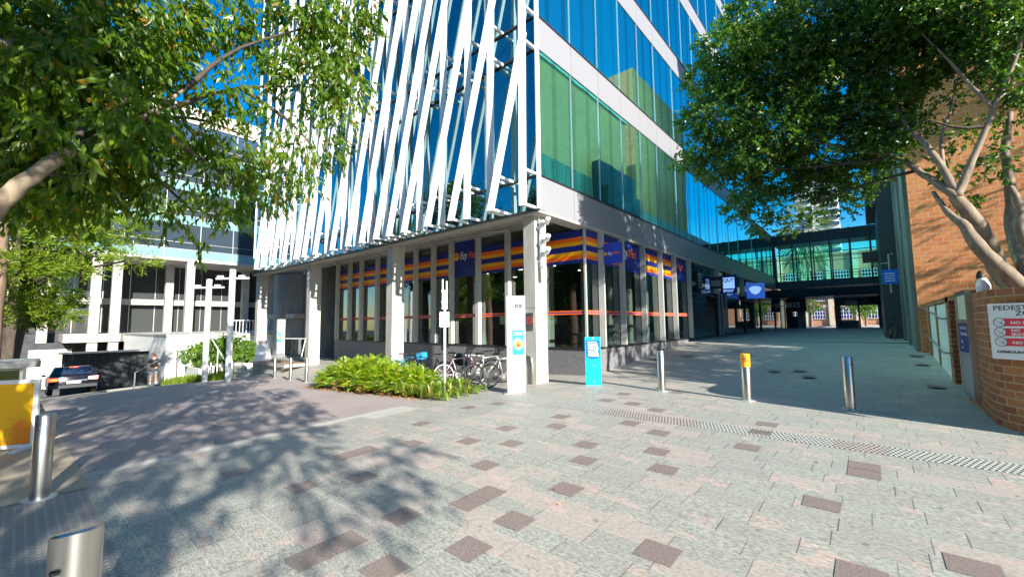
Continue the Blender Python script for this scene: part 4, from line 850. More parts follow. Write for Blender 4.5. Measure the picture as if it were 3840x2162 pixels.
RB = [(2600, 440, 11.2, .35), (2640, 290, 11.2, .45), (2620, 560, 11.4, .4), (2570, 600, 11.4, .2), (2700, 420, 11, .8), (2740, 180, 11, .75), (2760, 300, 11, .75), (2700, 620, 11.4, .55), (2800, 560, 11, .85), (2850, 60, 11, .9), (2900, 260, 10.8, 1.1), (2920, 480, 10.8, 1.0), (2820, 720, 11.6, .5), (2920, 660, 11.4, .65), (2760, 780, 11.8, .3), (2850, 840, 12, .3), (2920, 790, 12, .28), (3050, 80, 10.4, 1.1), (3080, 330, 10.4, 1.1), (3100, 540, 10.4, .9), (3040, 680, 11, .5), (3140, 690, 10.8, .45), (3240, 650, 10.2, .45), (3200, 150, 10, 1.1), (3260, 400, 9.8, .8), (3370, 80, 9.4, 1.0), (3360, 300, 9.4, .65), (3390, 480, 9.1, .4), (3330, 560, 9.3, .4), (3300, 500, 9.5, .4), (3520, 60, 8.8, .9), (3500, 230, 8.8, .42), (3660, 60, 8.3, .75), (3790, 60, 8, .8), (3760, 200, 8, .5), (3840, 300, 7.7, .35), (3640, 190, 8.4, .35), (3170, 770, 11.4, .22), (3240, 730, 12.2, .22), (3040, 800, 11.8, .22), (3560, 360, 8.6, .16), (3700, 560, 8.2, .1), (2980, 850, 12.2, .2), (3540, 620, 8.6, .2), (3610, 500, 8.8, .22), (3650, 760, 8.4, .16), (3730, 620, 8.2, .2), (3800, 420, 8, .25)]
crown(m, [(D(a, b, c), d) for a, b, c, d in RB], 450, .105, .055, .25, r3, 11, .3)
for gx, gy, h, r_ in [(-4.2, 13.6, 5.5, .7), (-6.2, 16, 7, 1.1), (-5.6, 12.2, 5, .35), (-3, 15, 6, 1.7), (0, 17, 6, 1.8), (-4.5, 17.5, 7, 1.8), (-6.5, 20, 8, 1.8), (-1, 12.4, 5, 1.0), (-3, 19, 8, 2), (0, 21, 8, 2), (-5.5, 14.6, 7.5, 1.0), (-8, 17, 9, 1.7)]:  # unseen leaf lobes added right of the frame to shade the walkway
    crown(m, [((gx+2.18*h, gy-.54*h, h), r_)], 105, .17, .085, .25, r3, 8, .4)
for gy, gz_, x, r_ in [(13.4, 5.4, 2.6, .75), (15.5, 5.0, 3.0, 1.1), (18, 5.6, 3.6, 1.4), (20.5, 6.5, 4.6, 1.5), (15.2, 7.3, 3.4, .7), (18, 7.6, 4, 1.1), (12.6, 5.6, 2.4, .6), (14.3, 5.3, 2.8, .8), (16.8, 5.6, 3.3, 1.0), (19.5, 5.4, 4, 1.2), (21.2, 5.5, 4.6, 1.2), (22, 4.8, 7, 1.6), (12.4, 4.4, 4.4, .5), (16.5, 3.6, 5, 1.1)]:  # more out-of-view foliage, placed so its shade falls on the right facade
    k_ = (x+7.07)/2.18; crown(m, [((x, gy-.54*k_, gz_+k_), r_*1.08)], 190, .17, .09, .25, r3, 8, .4)
for x0, z0, h, r_ in [(2.2, 5.5, 2.6, .45), (3.5, 4, 2.6, .4), (1.8, 3.2, 2.8, .4), (5, 7.5, 2.4, .5), (3, 9, 2.8, .6), (6, 10, 2.6, .6), (2, 11.5, 3, .6), (4.5, 5.8, 3.2, .35), (1.6, 7.4, 3, .4), (4.8, 12.5, 2.6, .6), (6.5, 5.5, 2.2, .5)]:  # small out-of-view clumps added to cast streaky shade on the brick wall
    crown(m, [((x0+2.18*h, 20.2-.54*h, z0+h), r_)], 130, .12, .06, .25, r3, 8, .3)
m.build('crown', 'leafB', rtree)
# --- pine on the left across the driveway
r4 = random.Random(3)
pb = Vector(on(30, 1400)); pb = Vector((-27.5, -.55, g(-27.5, -.5)))
pt = thing('hoop_pine', 'conifer with bright tufted branches and a dark trunk at the left edge', 'tree', pb)
m = MB(); limb(m, [pb+Vector((0, 0, -.6)), D(60, 1200, 18), D(80, 900, 18), D(100, 500, 18), D(110, 200, 18)], [.36, .32, .28, .2, .08], 10)
PD = [(60, 760, 18.8, 1.5), (-40, 1000, 18.6, 1.3), (100, 1000, 18.8, 1.0), (180, 900, 18.8, 1.0), (120, 1160, 18.8, .9), (40, 1180, 18.8, .9), (300, 820, 18.6, .9), (200, 1100, 18.7, .8), (340, 930, 18.4, .6), (0, 860, 18.5, 1.3), (200, 720, 18.6, 1.0), (520, 880, 17.6, .35), (240, 1180, 18.6, .5)]
PL = [(262, 885, 16.5, 1.1), (111, 988, 16, 1.1), (476, 687, 17, .5), (430, 650, 17.3, .45), (587, 782, 16.5, .6), (380, 900, 17, .7), (468, 862, 17, .75), (500, 975, 16.5, .62), (246, 806, 17, .9), (60, 760, 18, 1.6), (40, 1090, 18, 1.3), (180, 1120, 18, .9), (222, 1170, 18, .55), (20, 900, 18, 1.3), (300, 1010, 17, .6), (130, 850, 18, 1.0), (20, 1180, 18.5, 1.0), (-60, 1000, 17, 1.4), (400, 820, 17.5, .5), (110, 1180, 18, .8), (330, 760, 18, .6)]
for a, b, c, d in PL:
    q = D(a, b, c); t0 = D(80, min(1150, b+90), 18); limb(m, [t0, (t0+q)/2+Vector((0, 0, .1)), q], [.07, .055, .03], 6)
m.build('trunk', 'barkdark', pt, smooth=True)
m = MB()
for a, b, c, d in PL:
    c_ = D(a, b, c)
    for _ in range(int(150*d*d+25)):
        v = rvec(r4)*d; v.z *= .42; p = c_+v; dr = (v.normalized()+rvec(r4)*.5+Vector((0, 0, .15))).normalized()
        for k in range(9):
            q = p+dr*.05*k; leaf(m, q, dr*.7+rvec(r4)*.8, .17, .035, r4.uniform(0, 6))
m.build('crown', 'leafC', pt)
m = MB()
for a, b, c, d in PD:
    crown(m, [(D(a, b, c), d)], 95, .26, .07, .1, r4, 9, .3)
m.build('inner_crown', 'leafB', pt)
def simple_tree(name, label, loc, h, rad, mt, r_, n=40, group=None, L=.3, trunk='barkbrown', dens=26):
    t = thing(name, label, 'tree', loc, group); m = MB(); b = Vector(loc)
    limb(m, [b+Vector((0, 0, -.5)), b+Vector((.1, 0, h*.35)), b+Vector((0, .1, h*.7))], [.035*h, .028*h, .012*h], 8)
    for _ in range(5): v = rvec(r_)*rad*.7; limb(m, [b+Vector((0, 0, h*.4)), b+Vector((v.x*.6, v.y*.6, h*.6)), b+Vector((v.x, v.y, h*.72+v.z*.3))], [.014*h, .01*h, .004*h], 6)
    m.build('trunk', trunk, t, smooth=True); m = MB()
    lobes = [(b+Vector((0, 0, h*.68))+Vector((v.x*rad*.75, v.y*rad*.75, v.z*h*.24)), rad*r_.uniform(.35, .55)) for v in (rvec(r_) for _ in range(9))]
    crown(m, lobes, dens, L, L*.4, .3, r_, 8, L*1.6); m.build('crown', mt, t); return t
r5 = random.Random(9)
for k, (x, y, h, rad, lb_) in enumerate([(-9, -13, 11, 4, 'broad dark tree behind the viewer, nearest the left facade reflection'), (-18, -14, 12, 4.2, 'taller dark tree behind the viewer beside the footpath'), (-29, -12, 10, 4, 'dark tree behind the viewer at the bend of the street'), (2, -16, 11, 4, 'dark tree directly behind the viewer on the lawn')]):
    simple_tree('shade_tree', lb_, (x, y, g(x, y)), h, rad, 'leafB', r5, group='trees behind the viewer', L=.4)
for k, (x, y, h, rad, lb_) in enumerate([(-38, -15, 22, 6, 'very tall dark tree behind the viewer, third from the far end'), (-27, -18, 19, 5.5, 'very tall dark tree behind the viewer, close to the brick campus building'), (-50, -14, 22, 6, 'very tall dark tree behind the viewer, far down the street'), (-17, -22, 21, 5.5, 'very tall dark tree behind the viewer, nearest the campus building wall')]):
    simple_tree('shade_tree', lb_, (x, y, g(x, y)), h, rad, 'leafB', r5, group='trees behind the viewer', L=.55, dens=16)
for k, (px, D_, h, rad, mt, lb_) in enumerate([(70, 66, 9, 3.4, 'leafF', 'bright green tree far down the street behind the brown trunk'), (165, 60, 7.5, 3, 'leafF', 'bright green tree far down the street beside the office block'), (-40, 58, 9, 3.5, 'leafF', 'pale green tree far down the street at the left edge'), (235, 72, 9, 3, 'leafB', 'darker green tree far down the street nearest the office block')]):
    p = D(px, 1330, D_); z = -4.2; simple_tree('street_tree', lb_, (p.x, p.y, z), h, rad, mt, r5, group='trees far down the street', L=.4)
p = D(-45, 1340, 15); t_ = thing('brown_tree_trunk', 'smooth pinkish brown tree trunk at the left edge beside the pine', 'tree', (p.x, p.y, g(p.x, p.y)))
m = MB(); limb(m, [(p.x, p.y, g(p.x, p.y)-.3), (p.x, p.y, 1.5), (p.x-.1, p.y, 4), (p.x-.3, p.y, 7)], [.36, .28, .25, .2], 12); m.build('trunk', 'barkbrown', t_, smooth=True)
# trees in the far court
for px, yy_, h, rad, mt, lb_ in ((2990, 82, 7, 2.4, 'leafF', 'sunlit drooping tree seen through the passage left of the heritage building'), (3245, 78, 4.6, 2.4, 'leafF', 'sunlit bushy tree framed by the right passage opening'), (3040, 72, 5, 1.6, 'leafB', 'small palm-like dark tree in front of the heritage building'), (3300, 88, 7, 3, 'leafF', 'lime tree behind the bushy tree in the right opening')):
    r_ = ray(px, 1200); t__ = yy_/r_.y; p = CAM+r_*t__; simple_tree('court_tree', lb_, (p.x, p.y, .7), h, rad, mt, r5, L=.3)
# tall palm-like tree over the bridge
r_ = ray(3010, 800); p = CAM+r_*(75/r_.y)
pm_ = thing('tall_palm', 'tall pale palm rising behind the footbridge', 'tree', (p.x, p.y, .7)); m = MB(); limb(m, [(p.x, p.y, .2), (p.x+.2, p.y, 8), (p.x, p.y, 15)], [.25, .2, .15], 8); m.build('trunk', 'bark', pm_, smooth=True)
m = MB()
for k in range(900):
    v = rvec(r5); q = Vector((p.x+v.x*3, p.y+v.y*3, 14+v.z*5.5)); leaf(m, q, v+Vector((0, 0, -.5)), r5.uniform(1, 2), .16, r5.uniform(0, 6))
m.build('crown', 'leafG', pm_)
bv = thing('campus_building', 'long brown brick campus building behind the viewer, seen only in reflections', 'building', (-15, -34, -1))
m = MB(); m.box(-70, 34, -46, -34, -4, 13); m.build('wall', 'brickp', bv)
for x in range(-68, 32, 5):
    for z in (1.5, 5.2, 8.9): m = MB(); m.box(x, x+3, -33.99, -33.9, z, z+2); m.build('window', 'glassdark', bv)
# ------------------------------------------------------------------ shrubs
def frondbush(name, label, cx, cy, rx, ry, h, n, mt, r_, Lf=.34, group=None, flat=.3):
    z0 = g(cx, cy); m = MB()
    for _ in range(n):
        a = r_.uniform(0, 6.283); q = sqrt(r_.uniform(0, 1)); x = cx+rx*q*cos(a); y = cy+ry*q*sin(a); hh = h*(1-q*q*.75)*r_.uniform(.45, 1.12)
        p = Vector((x, y, z0+hh*.8)); d = (Vector((cos(a)*q, sin(a)*q, r_.uniform(.1, .9)))+rvec(r_)*.5).normalized(); s_ = d.cross(Vector((0, 0, 1))).normalized(); L = Lf*r_.uniform(.7, 1.25)
        for k in range(7):
            t_ = k/7; q0 = p+d*L*t_+Vector((0, 0, -.25*L*t_*t_)); w_ = L*.42*(1-.65*t_)
            for sg in (-1, 1): leaf(m, q0, d*.7+s_*sg, w_, w_*.3, r_.uniform(-.5, .5)+1)
    o = m.build(name, mt); tag(o, label, 'shrub', group); m2 = MB()
    for _ in range(n//3):
        a = r_.uniform(0, 6.283); q = r_.uniform(.75, 1.08); p = Vector((cx+rx*q*cos(a), cy+ry*q*sin(a), z0+r_.uniform(.02, .3)*h)); leaf(m2, p, Vector((cos(a), sin(a), r_.uniform(-.4, .3))), r_.uniform(.1, .26), .035, r_.uniform(0, 6))
    m2.build('dead_frond', 'deadfrond', o); return o
r6 = random.Random(17)
Gs = 'fern-like shrubs in the garden bed'
frondbush('fern_shrub', 'lime fern-leaved shrub at the left end of the garden bed', -14.0, 7.75, 1.5, 1.0, .95, 620, 'leafD', r6, group=Gs)
frondbush('fern_shrub', 'tallest lime fern-leaved shrub in front of the white concrete column', -12.6, 7.7, 1.3, 1.0, 1.05, 620, 'leafD', r6, group=Gs)
frondbush('fern_shrub', 'lime fern-leaved shrub below the parked blue bicycle', -11.3, 7.6, 1.2, .95, .85, 560, 'leafD', r6, group=Gs)
frondbush('fern_shrub', 'small lime fern-leaved shrub left of the white sign pole', -10.2, 7.5, .95, .7, .72, 380, 'leafD', r6, group=Gs)
m = MB(); m.sheet(-15.6, -8.8, 6.75, 8.4, .01, 6, 3); structure(m.build('mulch_bed', 'soil'))
m = MB()
for _ in range(4200):
    x = r6.uniform(-12.6, -8.0); y = r6.uniform(6.65, 8.25)
    if (x+8.0)/4.6 > -.12 and y < 7.2 and r6.random() < .5: continue
    cxx = floor(x/.35)*.35+.17; cyy = floor(y/.35)*.35+.17; v = Vector((x-cxx, y-cyy, 0))*2.2+rvec(r6)*.15; hh = r6.uniform(.14, .33)*(.6 if x > -8.6 else 1.15)
    p = Vector((cxx, cyy, g(cxx, cyy))); a = p+Vector((v.x*.35, v.y*.35, hh)); b = p+Vector((v.x*.9, v.y*.9, hh*.72)); s_ = Vector((-v.y, v.x, 0)).normalized()*.012
    m.raw([p-s_, p+s_, a+s_, a-s_, b], [(0, 1, 2, 3), (3, 2, 4)])
o = m.build('mondo_grass', 'leafE'); tag(o, 'strappy yellow-green grass tufts around the white sign pole', 'grass', kind='stuff')
m = MB()
for _ in range(1500):
    x = r6.uniform(-31.5, -25.2); y = 6.45+(x+25.2)*.15+r6.uniform(0, .9); p = Vector((x, y, g(x, y))); d = rvec(r6)*.25; d.z = 0; b = p+d+Vector((0, 0, r6.uniform(.25, .5))); s_ = Vector((.03, .02, 0)); m.raw([p-s_, p+s_, b], [(0, 1, 2)])
o = m.build('verge_grass', 'leafE'); tag(o, 'low green verge grass at the foot of the white terrace wall', 'grass', kind='stuff')
sb = thing('bushy_shrub', 'rounded bright green shrub in the white garden wall behind the two cross-armed lamp posts', 'shrub', (-29.6, 8.0, -.7))
m = MB(); crown(m, [((-29.0, 7.4, .2), .95), ((-29.6, 8.2, .3), 1.0), ((-29.2, 8.8, .25), .9), ((-30.3, 7.1, .0), .9), ((-28.9, 8.2, .55), .6), ((-30.2, 7.8, .5), .7), ((-28.7, 9.2, .0), .6)], 170, .24, .09, .3, r6, 8, .2)
m.build('crown', 'leafF', sb)
for k in range(5): m = MB(); limb(m, [(-29.6, 8, -.8), (-29.6+.4*(k-2), 8, 0), (-29.6+.6*(k-2), 8, .4)], [.05, .04, .02], 6); m.build('stem', 'barkbrown', sb)
# ------------------------------------------------------------------ street furniture
def at(p, q): return Vector((p[0], p[1], g(p[0], p[1])))
py_ = thing('wayfinding_pylon', 'tall white wayfinding pylon with teal poster beside the corner concrete column', 'information pylon', (-7.05, 8.5, -.09), 'white wayfinding pylons')
def pylon(t, x0, y0, rz, k=1.):
    """local frame: u along the face, n toward the viewer"""
    o = Vector((x0, y0, 0)); dx = Vector((cos(rz), sin(rz), 0)); n_ = Vector((sin(rz), -cos(rz), 0)); zb = t.location.z
    F = lambda u, v, w_: tuple(o+dx*u+n_*w_+Vector((0, 0, zb+v*k)))
    wd = .42*k
    def bx(m, u0, u1, v0, v1, w0, w1): m.raw([F(u, v, w_) for v in (v0, v1) for w_ in (w0, w1) for u in (u0, u1)], [(0, 2, 3, 1), (4, 5, 7, 6), (0, 1, 5, 4), (2, 6, 7, 3), (0, 4, 6, 2), (1, 3, 7, 5)])
    m = MB(); bx(m, -wd/2+.02, wd/2, .22, 2.5, -.16, 0); m.build('white_panel', 'signwhite', t)
    m = MB(); bx(m, -wd/2-.06, -wd/2+.01, .2, 2.5, -.2, -.02); m.build('edge_frame', 'galv', t)
    m = MB(); bx(m, -wd/2-.05, wd/2, 0, .22, -.18, -.02); bx(m, -wd/2-.14, wd/2+.06, -.02, .015, -.26, .1); m.build('base', 'glasspale' if False else 'galv', t)
    m = MB(); bx(m, -.13*k, .17*k, .98, 1.62, .001, .006); po = m.build('teal_poster', 'teal', t)
    m = MB(); m.m(0).prism([(.02+.12*k*cos(a*pi/8), 1.26+.15*sin(a*pi/8)) for a in range(16)], .0065, .008, F); m.m(1).prism([(.03+.075*k*cos(a*pi/8), 1.24+.1*sin(a*pi/8)) for a in range(16)], .0085, .01, F); m.m(2).prism([(.03+.035*k*cos(a*pi/6), 1.23+.04*sin(a*pi/6)) for a in range(12)], .0105, .012, F)
    m.m(0)
    for q in range(3): m.prism([(-.08*k, 1.55-.03*q), (.13*k, 1.55-.03*q), (.13*k, 1.56-.03*q), (-.08*k, 1.56-.03*q)], .0065, .008, F)
    m.build('poster_print', ['signwhite', 'yellow', 'red'], po)
    m = MB(); m.text('→', .1, lambda u, v, w_: F(-.15*k+u, 2.34+v, .002+w_), depth=.002); m.bar(F(-.15*k, 2.38, .003), F(-.07*k, 2.38, .003), .003, .008, tuple(n_)); m.bar(F(-.1*k, 2.41, .003), F(-.07*k, 2.38, .003), .003, .008, tuple(n_)); m.bar(F(-.1*k, 2.35, .003), F(-.07*k, 2.38, .003), .003, .008, tuple(n_))
    m.text('Y', .13, lambda u, v, w_: F(-.15*k+u, 2.18+v, .002+w_), depth=.002, bold=.003)
    for q in range(2): m.prism([(-.05+.1*q, 2.19), (.03+.1*q, 2.19), (.03+.1*q, 2.28), (-.05+.1*q, 2.28)], .002, .004, F)
    for q, (tx, zz) in enumerate((('Cafe', 2.06), ('Student Hub', 1.99), ('Main Drive', 1.92), ('Administration', 1.86), ('Library', 1.79), ('Science & Engineering', 1.72), ('Centre', 1.68), ('Gardens', .86), ('Theatre', .78), ('River', .70), ('Gardens Point campus', .46))):
        m.text(tx, .042, lambda u, v, w_: F(-.14*k+u, zz+v, .002+w_), depth=.001, bold=.0006)
    m.prism([(-.18*k, .955), (.2*k, .955), (.2*k, .962), (-.18*k, .962)], .002, .003, F)
    m.build('lettering', 'ink', t)
    m = MB()
    m.text('A', .06, lambda u, v, w_: F(-.035+u, 2.21+v, .0045+w_), depth=.001); m.build('square_letter', 'signwhite', t); m = MB(); m.text('T', .06, lambda u, v, w_: F(.065+u, 2.21+v, .0045+w_), depth=.001)
    m.build('square_letter', 'signwhite', t)
pylon(py_, -6.98, 8.2, R(27)) if False else pylon(py_, -6.95, 8.35, R(42))
p2 = dep(1047, 1335, 21); t2 = thing('wayfinding_pylon', 'distant white wayfinding pylon with small teal poster by the concrete core', 'information pylon', (p2.x, p2.y, dep(1047, 1337, 21).z), 'white wayfinding pylons')
pylon(t2, p2.x, p2.y, R(32), .75)
# white pole with small notice
q = on(1667, 1478); ps = thing('notice_pole', 'slim white pole with small white notice and twin prongs rising from the garden bed', 'sign post', q)
pz = q[2]
m = MB(); m.tube([(q[0], q[1], pz), (q[0], q[1], pz+2.3)], .036, 10); m.build('pole', 'polewhite', ps, smooth=True)
dxp = Vector((cos(R(38)), sin(R(38)), 0)); np_ = Vector((sin(R(38)), -cos(R(38)), 0))
F = lambda u, v, w_: tuple(Vector((q[0], q[1], pz))+dxp*u+np_*w_+Vector((0, 0, v)))
m = MB(); m.prism([(-.12, 1.80), (.12, 1.80), (.13, 1.82), (.13, 2.19), (.12, 2.21), (-.12, 2.21), (-.13, 2.19), (-.13, 1.82)], .04, .05, F); pl = m.build('notice', 'signwhite', ps)
m = MB(); ring(m, 0, 2.05, .04, .05, F, .051, .053); m.bar(F(-.03, 2.08, .052), F(.03, 2.02, .052), .002, .008, tuple(np_))
for z_ in (1.97, 1.94): m.prism([(-.06, z_), (.06, z_), (.06, z_+.012), (-.06, z_+.012)], .051, .053, F)
m.build('red_print', 'red', pl)
m = MB(); m.tube([F(-.06, 2.3, 0), F(-.06, 3.1, 0)], .022, 8); m.build('prong', 'polewhite', ps); m = MB(); m.tube([F(.05, 2.3, 0), F(.05, 3.05, 0)], .022, 8); m.build('prong', 'polewhite', ps)
m = MB(); m.tube([F(0, 2.26, 0), F(0, 2.75, 0)], .025, 8); m.bar(F(-.09, 2.48, 0), F(.08, 2.48, 0), .03, .05); m.bar(F(-.09, 2.78, 0), F(.08, 2.78, 0), .03, .05); m.bar(F(-.09, 2.3, 0), F(.08, 2.3, 0), .03, .03); m.build('cross_arm', 'polewhite', ps)
# cyan walk-your-bike sign
cs = thing('cyan_walk_sign', 'upright cyan printed sign asking riders to walk, standing before the shop plinth', 'sign', (-5.8, 10.27, 0))
o_ = Vector((-6.0, 10.12, 0)); ang = R(33); dx = Vector((cos(ang), sin(ang), 0)); n_ = Vector((sin(ang), -cos(ang), 0))
F = lambda u, v, w_: tuple(o_+dx*u+n_*w_+Vector((0, 0, v)))
def Fb(m, F, u0, u1, v0, v1, w0, w1): m.raw([F(u, v, w_) for v in (v0, v1) for w_ in (w0, w1) for u in (u0, u1)], [(0, 2, 3, 1), (4, 5, 7, 6), (0, 1, 5, 4), (2, 6, 7, 3), (0, 4, 6, 2), (1, 3, 7, 5)])
m = MB(); Fb(m, F, 0, .42, 0, 1.3, -.12, 0); m.build('panel', 'cyan', cs)
m = MB(); m.prism([(.02, 1.22), (.02, .86)]+[(.21-.19*cos(a*pi/10), .80-.1*sin(a*pi/10)) for a in range(11)]+[(.40, .86), (.40, 1.22)], .001, .004, F); bl = m.build('blue_print', 'cyanblue', cs)
m = MB()
for tx, zz, s__, wsc in (('BRISTLING FOR', 1.155, .034, 1.0), ('PLEASE', 1.055, .105, .80), ('WALK', .955, .105, .98), ('YOUR', .855, .105, .98)): m.text(tx, s__, lambda u, v, w_: F(.075+u, zz+v, .0045+w_), depth=.002, bold=.004*s__/.1, wsc=wsc)
m.text('WHEELS', .09, lambda u, v, w_: F(.075+u, .775+v, .0045+w_), depth=.002, bold=.0035, wsc=.88); Fb(m, F, .19, .23, 1.24, 1.285, .001, .003); Fb(m, F, .19, .24, .09, .10, .001, .003); Fb(m, F, .18, .25, .52, .525, .001, .003)
m.build('white_lettering', 'signwhite', cs)
# lamp posts with cross arms
def lamp(px, py, D_, top, label):
    p = D(px, py, D_); z0 = g(p.x, p.y)-.1; p.z = z0; t = thing('cross_arm_lamp', label, 'lamp post', p, 'cross-armed lamp posts')
    m = MB(); m.tube([p, (p.x, p.y, top)], .13, 14); m.build('pole', 'polewhite', t, smooth='auto')
    m = MB(); a = Vector((.8, .6, 0)).normalized(); c = Vector((p.x, p.y, top-.42)); m.bar(c-a*.8, c+a*.8, .07, .08); m.build('cross_arm', 'polewhite', t)
    for s_ in (-.6, .45): m = MB(); q = c+a*s_+Vector((0, 0, .09)); m.bar(q-a*.13, q+a*.13, .1, .1); m.build('lamp_head', 'polewhite', t, smooth='auto')
lamp(855, 1424, 19.2, 4.35, 'nearer pale lamp post with short cross arm and two box lamp heads')
lamp(768, 1400, 21, 4.1, 'further pale lamp post with cross arm, rising behind the bushy shrub')
# directory sign on the left column, A-frame, railing
s_ = thing('directory_sign', 'blue-grey directory sign with dark lines on the left white column of the office block', 'sign', (-53.3, 4.3, -2.5))
m = MB(); m.box(-53.6, -53.4, 3.9, 5.1, -2.9, -.5).m(1)
for z in (-.75, -1.45, -1.6, -2.1, -2.6): m.box(-53.4, -53.36, 4.0, 4.9, z, z+.07)
m.build('panel', ['galv', 'ink'], s_)
p = D(985, 1350, 20); t = thing('a_frame_sign', 'white A-frame sandwich board with a red heading by the steps', 'sandwich board', (p.x, p.y, p.z))
m = MB(); a = Vector((.8, .6, 0)); n_ = Vector((.6, -.8, 0)); P_ = Vector(p)
def FA(u, v, w_): return tuple(P_+a*u+n_*(w_+(.9-v)*.22)+Vector((0, 0, v)))
m.prism([(-.28, 0), (.28, 0), (.26, .95), (-.26, .95)], 0, .02, FA); m.build('front_board', 'signwhite', t)
m = MB(); m.prism([(-.28, 0), (.28, 0), (.26, .94), (-.26, .94)], -.02, 0, lambda u, v, w_: tuple(P_+a*u-n_*(w_+(.9-v)*.22+.03)+Vector((0, 0, v)))); m.build('rear_board', 'signwhite', t)
m = MB(); m.prism([(-.2, .82), (.2, .82), (.2, .86), (-.2, .86)], .021, .024, FA); m.build('red_heading', 'red', t)
p = D(1075, 1335, 21.5); t = thing('glass_balustrade', 'small glass balustrade with white rail beside the distant pylon', 'railing', (p.x, p.y, p.z))
m = MB(); m.tube([tuple(p+Vector((-.3, 0, 0))), tuple(p+Vector((-.35, 0, .9))), tuple(p+Vector((1.0, .5, .9))), tuple(p+Vector((.8, .4, 0)))], .025, 6); m.build('rail', 'white', t)
m = MB(); m.face([tuple(p+Vector((-.3, 0, .1))), tuple(p+Vector((.8, .42, .1))), tuple(p+Vector((.9, .45, .85))), tuple(p+Vector((-.3, 0, .85)))]); m.build('glass_pane', 'shopglass', t)
m = MB(); p = Vector(on(888, 1578)); m.lathe((p.x, p.y, p.z+.001), [(.38, 0), (.38, .006), (.35, .008)], 28); o = m.build('manhole_cover', 'galv' if False else 'brown'); tag(o, 'round manhole cover with worn metal rim in the dappled driveway', 'manhole cover')
m = MB(); ring(m, p.x, p.y, .38, .41, lambda u, v, w_: (u, v, p.z+w_), 0, .008, 32); r_o = m.build('rim', 'galv', o, world=True); r_o.location = -Vector(o.location)+rootloc(o); 
# ------------------------------------------------------------------ bicycles and rack
def bicycle(label, loc, rz, fm, tilt=0, group='bicycles parked at the rack', basket=False, kind='bicycle'):
    t = thing(kind, label, 'bicycle', loc, group, rz); t.rotation_euler = (tilt, 0, rz)
    for x in (-.52, .53):
        m = MB(); n = 28; pts = [(x+.325*cos(2*pi*k/n), 0, .345+.325*sin(2*pi*k/n)) for k in range(n+1)]; m.tube(pts, .017, 6, cap=False); wh = m.build('wheel', 'tyre' if fm != 'pinkbike' or x < 0 else 'tyre', t, world=False, smooth=True)
        m = MB(); m.tube([(x+.3*cos(2*pi*k/n), 0, .345+.3*sin(2*pi*k/n)) for k in range(n+1)], .010, 5, cap=False); m.build('rim', 'steel', wh, world=False)
        m = MB()
        for k in range(14): a = 2*pi*k/14; m.bar((x, .02*(-1)**k, .345), (x+.3*cos(a), 0, .345+.3*sin(a)), .004, .004)
        m.lathe((x, -.05, .345), [(.022, 0), (.022, .1)], 10, 'y'); m.build('spokes', 'steel', wh, world=False)
    m = MB(); bb_ = (-.08, 0, .30); st_ = (-.24, 0, .80); hd = (.36, 0, .84); hb_ = (.40, 0, .70)
    for a, b, r_ in ((bb_, st_, .017), (bb_, hb_, .022), (st_, hd, .017), (hd, hb_, .022)): m.tube([a, b], r_, 8)
    for s in (-.045, .045): m.tube([(-.52, s, .345), (-.08, s*.6, .30)], .011, 6); m.tube([(-.52, s, .345), (-.235, s*.5, .76)], .010, 6); m.tube([(.53, s, .345), (.43, s, .66), (.405, 0, .70)], .013, 6)
    m.build('frame', fm, t, world=False, smooth=True)
    m = MB(); m.tube([(.36, 0, .84), (.33, 0, .95), (.38, 0, 1.0)], .014, 6); m.tube([(.30, -.31, .99), (.36, -.15, 1.0), (.38, 0, 1.0), (.36, .15, 1.0), (.30, .31, .99)], .012, 6); hbo = m.build('handlebar', 'dark', t, world=False)
    m = MB(); m.tube([(.31, -.32, .99), (.35, -.2, 1.0)], .017, 8); m.tube([(.31, .32, .99), (.35, .2, 1.0)], .017, 8); m.build('grip', 'black', hbo, world=False)
    m = MB(); m.tube([(-.24, 0, .80), (-.27, 0, .92)], .014, 6); sp = m.build('seat_post', 'steel', t, world=False)
    m = MB(); m.raw([(-.4, -.07, .93), (-.4, .07, .93), (-.25, .06, .94), (-.12, .02, .93), (-.12, -.02, .93), (-.25, -.06, .94), (-.4, -.07, .97), (-.4, .07, .97), (-.25, .06, .965), (-.12, .02, .95), (-.12, -.02, .95), (-.25, -.06, .965)], [(0, 1, 2, 3, 4, 5), (11, 10, 9, 8, 7, 6)]+[(i, (i+1) % 6, 6+(i+1) % 6, 6+i) for i in range(6)]); m.build('saddle', 'black', t, world=False)
    m = MB(); m.lathe((-.08, -.06, .30), [(.095, 0), (.095, .008)], 20, 'y'); m.bar((-.08, -.07, .30), (.02, -.07, .17), .02, .012); m.bar((-.08, .07, .30), (-.18, .07, .43), .02, .012); m.box(-.02, .06, -.16, -.08, .16, .18); m.box(-.22, -.14, .08, .16, .42, .44); m.build('crank', 'steel', t, world=False)
    if basket:
        m = MB(); m.box(.42, .66, -.16, .16, .78, .8)
        for y in (-.16, .155): m.box(.42, .66, y, y+.005, .8, 1.0)
        for x in (.42, .655): m.box(x, x+.005, -.155, .155, .8, 1.0)
        m.build('basket', fm, t, world=False)
        m = MB(); m.tube([(-.52+.37*cos(a/6*pi), 0, .345+.37*sin(a/6*pi)) for a in range(7)], .022, 6); m.build('mudguard', fm, t, world=False)
    return t
def gz(x, y, dz=0): return (x, y, g(x, y)+dz)
bicycle('silvery pink bicycle leaning in the rack beside the white pole', gz(-9.75, 8.95), R(62), 'pinkbike', R(-6))
bicycle('grey bicycle with pale wheel partly hidden behind the tall white pylon', gz(-8.1, 9.15), R(75), 'galv', R(5))
bicycle('dark bicycle with black panniers behind the pink bicycle', gz(-10.6, 9.7), R(50), 'dark', R(8))
bicycle('black bicycle with flat bars behind the fern shrubs', gz(-11.5, 9.2), R(210), 'dark', R(-5))
